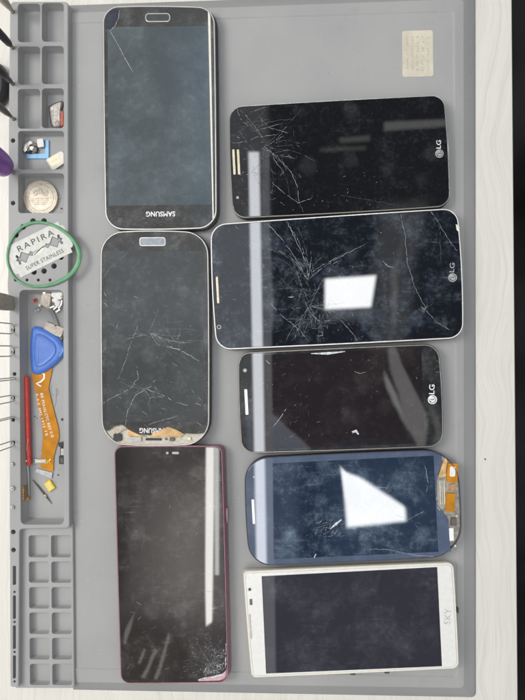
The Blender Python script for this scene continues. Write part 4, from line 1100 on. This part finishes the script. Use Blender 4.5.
# ------------------------------------------------------------------ light: a procedural room overhead
w = bpy.data.worlds.new('World'); scene.world = w; w.use_nodes = True
t = NT(w.node_tree); bg = w.node_tree.nodes['Background']
tc = t.node('ShaderNodeTexCoord')
sx = t.node('ShaderNodeSeparateXYZ', {0: tc.outputs['Generated']})
zc = t.math('MAXIMUM', sx.outputs[2], .02)
U = t.math('DIVIDE', sx.outputs[0], zc); V_ = t.math('DIVIDE', sx.outputs[1], zc)
vec0 = t.node('ShaderNodeCombineXYZ', {0: U, 1: V_, 2: 1.0}).outputs[0]
nz = t.node('ShaderNodeTexNoise', {'Vector': vec0, 'Scale': 5.0, 'Detail': 3})
dis = t.node('ShaderNodeVectorMath', {0: nz.outputs['Color'], 1: (.5, .5, .5)}, operation='SUBTRACT')
dis2 = t.node('ShaderNodeVectorMath', {0: dis.outputs[0], 1: (.06, .06, 0)}, operation='MULTIPLY')
vecw = t.node('ShaderNodeVectorMath', {0: vec0, 1: dis2.outputs[0]}, operation='ADD').outputs[0]

def UVd(px, py):
    q = P(px, py, ZP); return ((q.x - C.x) / (C.z - ZP), (q.y - C.y) / (C.z - ZP))
KPX = S_PX / H
def mask(pts, soft, wob=False):
    uv = ccw([UVd(x, y) for x, y in pts]); m = None
    for i in range(len(uv)):
        a = Vector(uv[i - 1]); c2 = Vector(uv[i]); e = (c2 - a).normalized(); n = Vector((-e.y, e.x))
        d = t.node('ShaderNodeVectorMath', {0: vecw if wob else vec0, 1: (n.x, n.y, -n.dot(a))}, operation='DOT_PRODUCT').outputs['Value']
        s = t.ramp(d, -soft * KPX, soft * KPX)
        m = s if m is None else t.math('MULTIPLY', m, s)
    return m
# walls and ceiling, brighter toward the window side
L = t.mix(t.ramp(sx.outputs[0], -.95, .6, 1, 0), (.62, .63, .65), (1.35, 1.34, 1.30))
L = t.mix(t.ramp(sx.outputs[1], -.3, .9, 0, .35), L, (.5, .52, .56))
up = t.ramp(sx.outputs[2], .05, .75, .42, 1.18)
L = t.node('ShaderNodeVectorMath', {0: L, 1: t.node('ShaderNodeCombineXYZ', {0: up, 1: up, 2: up}).outputs[0]}, operation='MULTIPLY').outputs[0]
nlow = t.ramp(nz.outputs[0], .35, .65, .7, 1.3)
def put(pts, soft, col, level, wob=False, amount=1.0):
    global L
    m = mask(pts, soft, wob)
    if amount != 1.0: m = t.math('MULTIPLY', m, amount)
    L = t.mix(m, L, tuple(c * level for c in col))
put([(60, -20), (268, -20), (268, 420), (60, 420)], 12, (.92, .97, 1.0), 1.5)                 # pale ceiling
put([(60, 420), (268, 420), (268, 720), (60, 720)], 30, (1.0, .97, .95), 1.0, True)
put([(268, 40), (500, 40), (500, 730), (268, 730)], 5, (.85, .92, 1.1), .28)                   # the person holding the camera
put([(100, 330), (215, 345), (150, 440), (100, 430)], 30, (1, 1, 1), .6, True)
put([(178, 30), (225, 30), (225, 225), (190, 215)], 26, (.72, .93, 1.2), 2.2)
put([(376, 203), (428, 203), (416, 280), (402, 348), (366, 348), (372, 280)], 10, (.97, .98, 1.0), 1.2, True)
put([(205, 20), (216, 20), (216, 220), (211, 220)], 6, (.9, .97, 1.1), 3.0)
put([(150, 495), (222, 480), (222, 615), (155, 600)], 38, (1, .95, .91), 3.6, True)
put([(100, 610), (200, 640), (200, 720), (100, 720)], 16, (1, .92, .85), .45, True)
put([(100, 445), (128, 445), (128, 600), (100, 600)], 9, (1, .95, .92), .35, True)
put([(377, 341), (399, 341), (411, 376), (425, 400), (425, 446), (410, 446), (405, 425), (391, 400)], 2.5, (1, 1, 1), 3.0, True)   # sleeve folds
put([(388, 372), (396, 395), (412, 428), (409, 432), (394, 410), (386, 388)], 3, (1, 1, 1), 4.5, True)
put([(424, 398), (440, 425), (447, 446), (440, 446), (428, 415)], 3, (1, .98, .9), 1.6, True)
put([(414, 205), (424, 205), (397, 300), (392, 342), (386, 342), (391, 295)], 4.5, (1, .98, .95), 3.0, True)
put([(392, 262), (397, 262), (384, 320), (381, 346), (376, 346), (379, 318)], 3, (1, .98, .95), 1.7, True)
put([(372, 270), (380, 262), (384, 300), (380, 345), (372, 345)], 5, (.9, .95, 1.1), 1.0, True)
put([(205, 216), (267, 216), (269, 350), (205, 350)], 2.5, (.92, .97, 1.05), 2.7, True)
put([(225, 100), (270, 130), (271, 220), (225, 220)], 6, (.95, .97, 1.05), 1.4, True)
put([(384, 122), (450, 119), (450, 126), (384, 131)], 2.5, (1, .99, .97), 2.4)
put([(340, 138), (370, 135), (370, 141), (340, 143)], 2.5, (1, .99, .97), 1.6)
put([(320, 148), (366, 146), (366, 150), (320, 152)], 2.5, (1, .99, .97), 1.2)
put([(249, 396), (258, 396), (285, 420), (325, 447), (249, 456)], 2.5, (.80, .90, 1.1), 2.6, True)
put([(268, 452), (300, 452), (300, 562), (268, 562)], 10, (.75, .9, 1.2), 1.4, True)
put([(330, 452), (470, 452), (470, 562), (330, 562)], 20, (.65, .85, 1.3), .9, True)
for q in ([(146, 603), (149, 606), (128, 640), (123, 652), (121, 648), (126, 632)], [(154, 650), (157, 652), (143, 682), (139, 681)], [(168, 634), (170, 637), (157, 682), (153.6, 681)], [(142, 652), (144, 653), (137, 668), (134.6, 667)]):
    put(q, 1.3, (1, .98, .92), 3.4, True)
put([(262, 150), (269, 150), (276, 690), (262, 690)], 1.6, (.95, .97, 1.05), 2.6)
put([(248.5, 152), (259, 152), (266.6, 566), (256.6, 566)], 2.0, (.93, .96, 1.02), 21)             # long lamp
put([(206, 447), (214.4, 447), (213.4, 570), (212.2, 622), (206, 626), (205, 600), (205, 540)], 1.8, (1.0, .98, .94), 27)            # second lamp
put([(214, 447), (219, 447), (219, 575), (215, 575)], 1.5, (1.0, 1.0, .97), 15)
put([(318, 303), (372, 302), (372, 318), (320, 318)], 7, (.9, .95, 1.05), 2.2, True)
put([(325, 279), (376, 275.4), (371, 307), (325, 309.4)], 2.6, (.98, .99, 1), 33)                  # lit window panes
put([(340.5, 467), (350, 476), (346, 500)], 2, (.97, .99, 1), 32)
put([(342.5, 472.5), (357, 475.5), (405, 507), (406, 521), (347, 527.5)], 2.8, (.97, .99, 1), 32)
t.put(bg.inputs[0], L)
bg.inputs[1].default_value = .74

def area(name, loc, target, size, energy, col):
    l = bpy.data.lights.new(name, 'AREA'); l.shape = 'RECTANGLE'; l.size, l.size_y = size; l.energy = energy; l.color = col
    o = bpy.data.objects.new(name, l); COL.objects.link(o); o.location = loc
    o.rotation_euler = (Vector(target) - Vector(loc)).to_track_quat('-Z', 'Y').to_euler()
area('window_light', (-.75, .2, .92), (0, 0, 0), (.34, .46), 6.4, (1.0, .98, .95))

for o in list(bpy.data.objects):
    if '_o' in o: del o['_o']
scene.view_settings.view_transform = 'Standard'
scene.view_settings.look = 'None'
scene.view_settings.exposure = 0.0
scene.view_settings.gamma = 1.0
scene.render.engine = 'CYCLES'
scene.cycles.use_denoising = True
scene.cycles.max_bounces = 6
scene.cycles.sample_clamp_indirect = 6
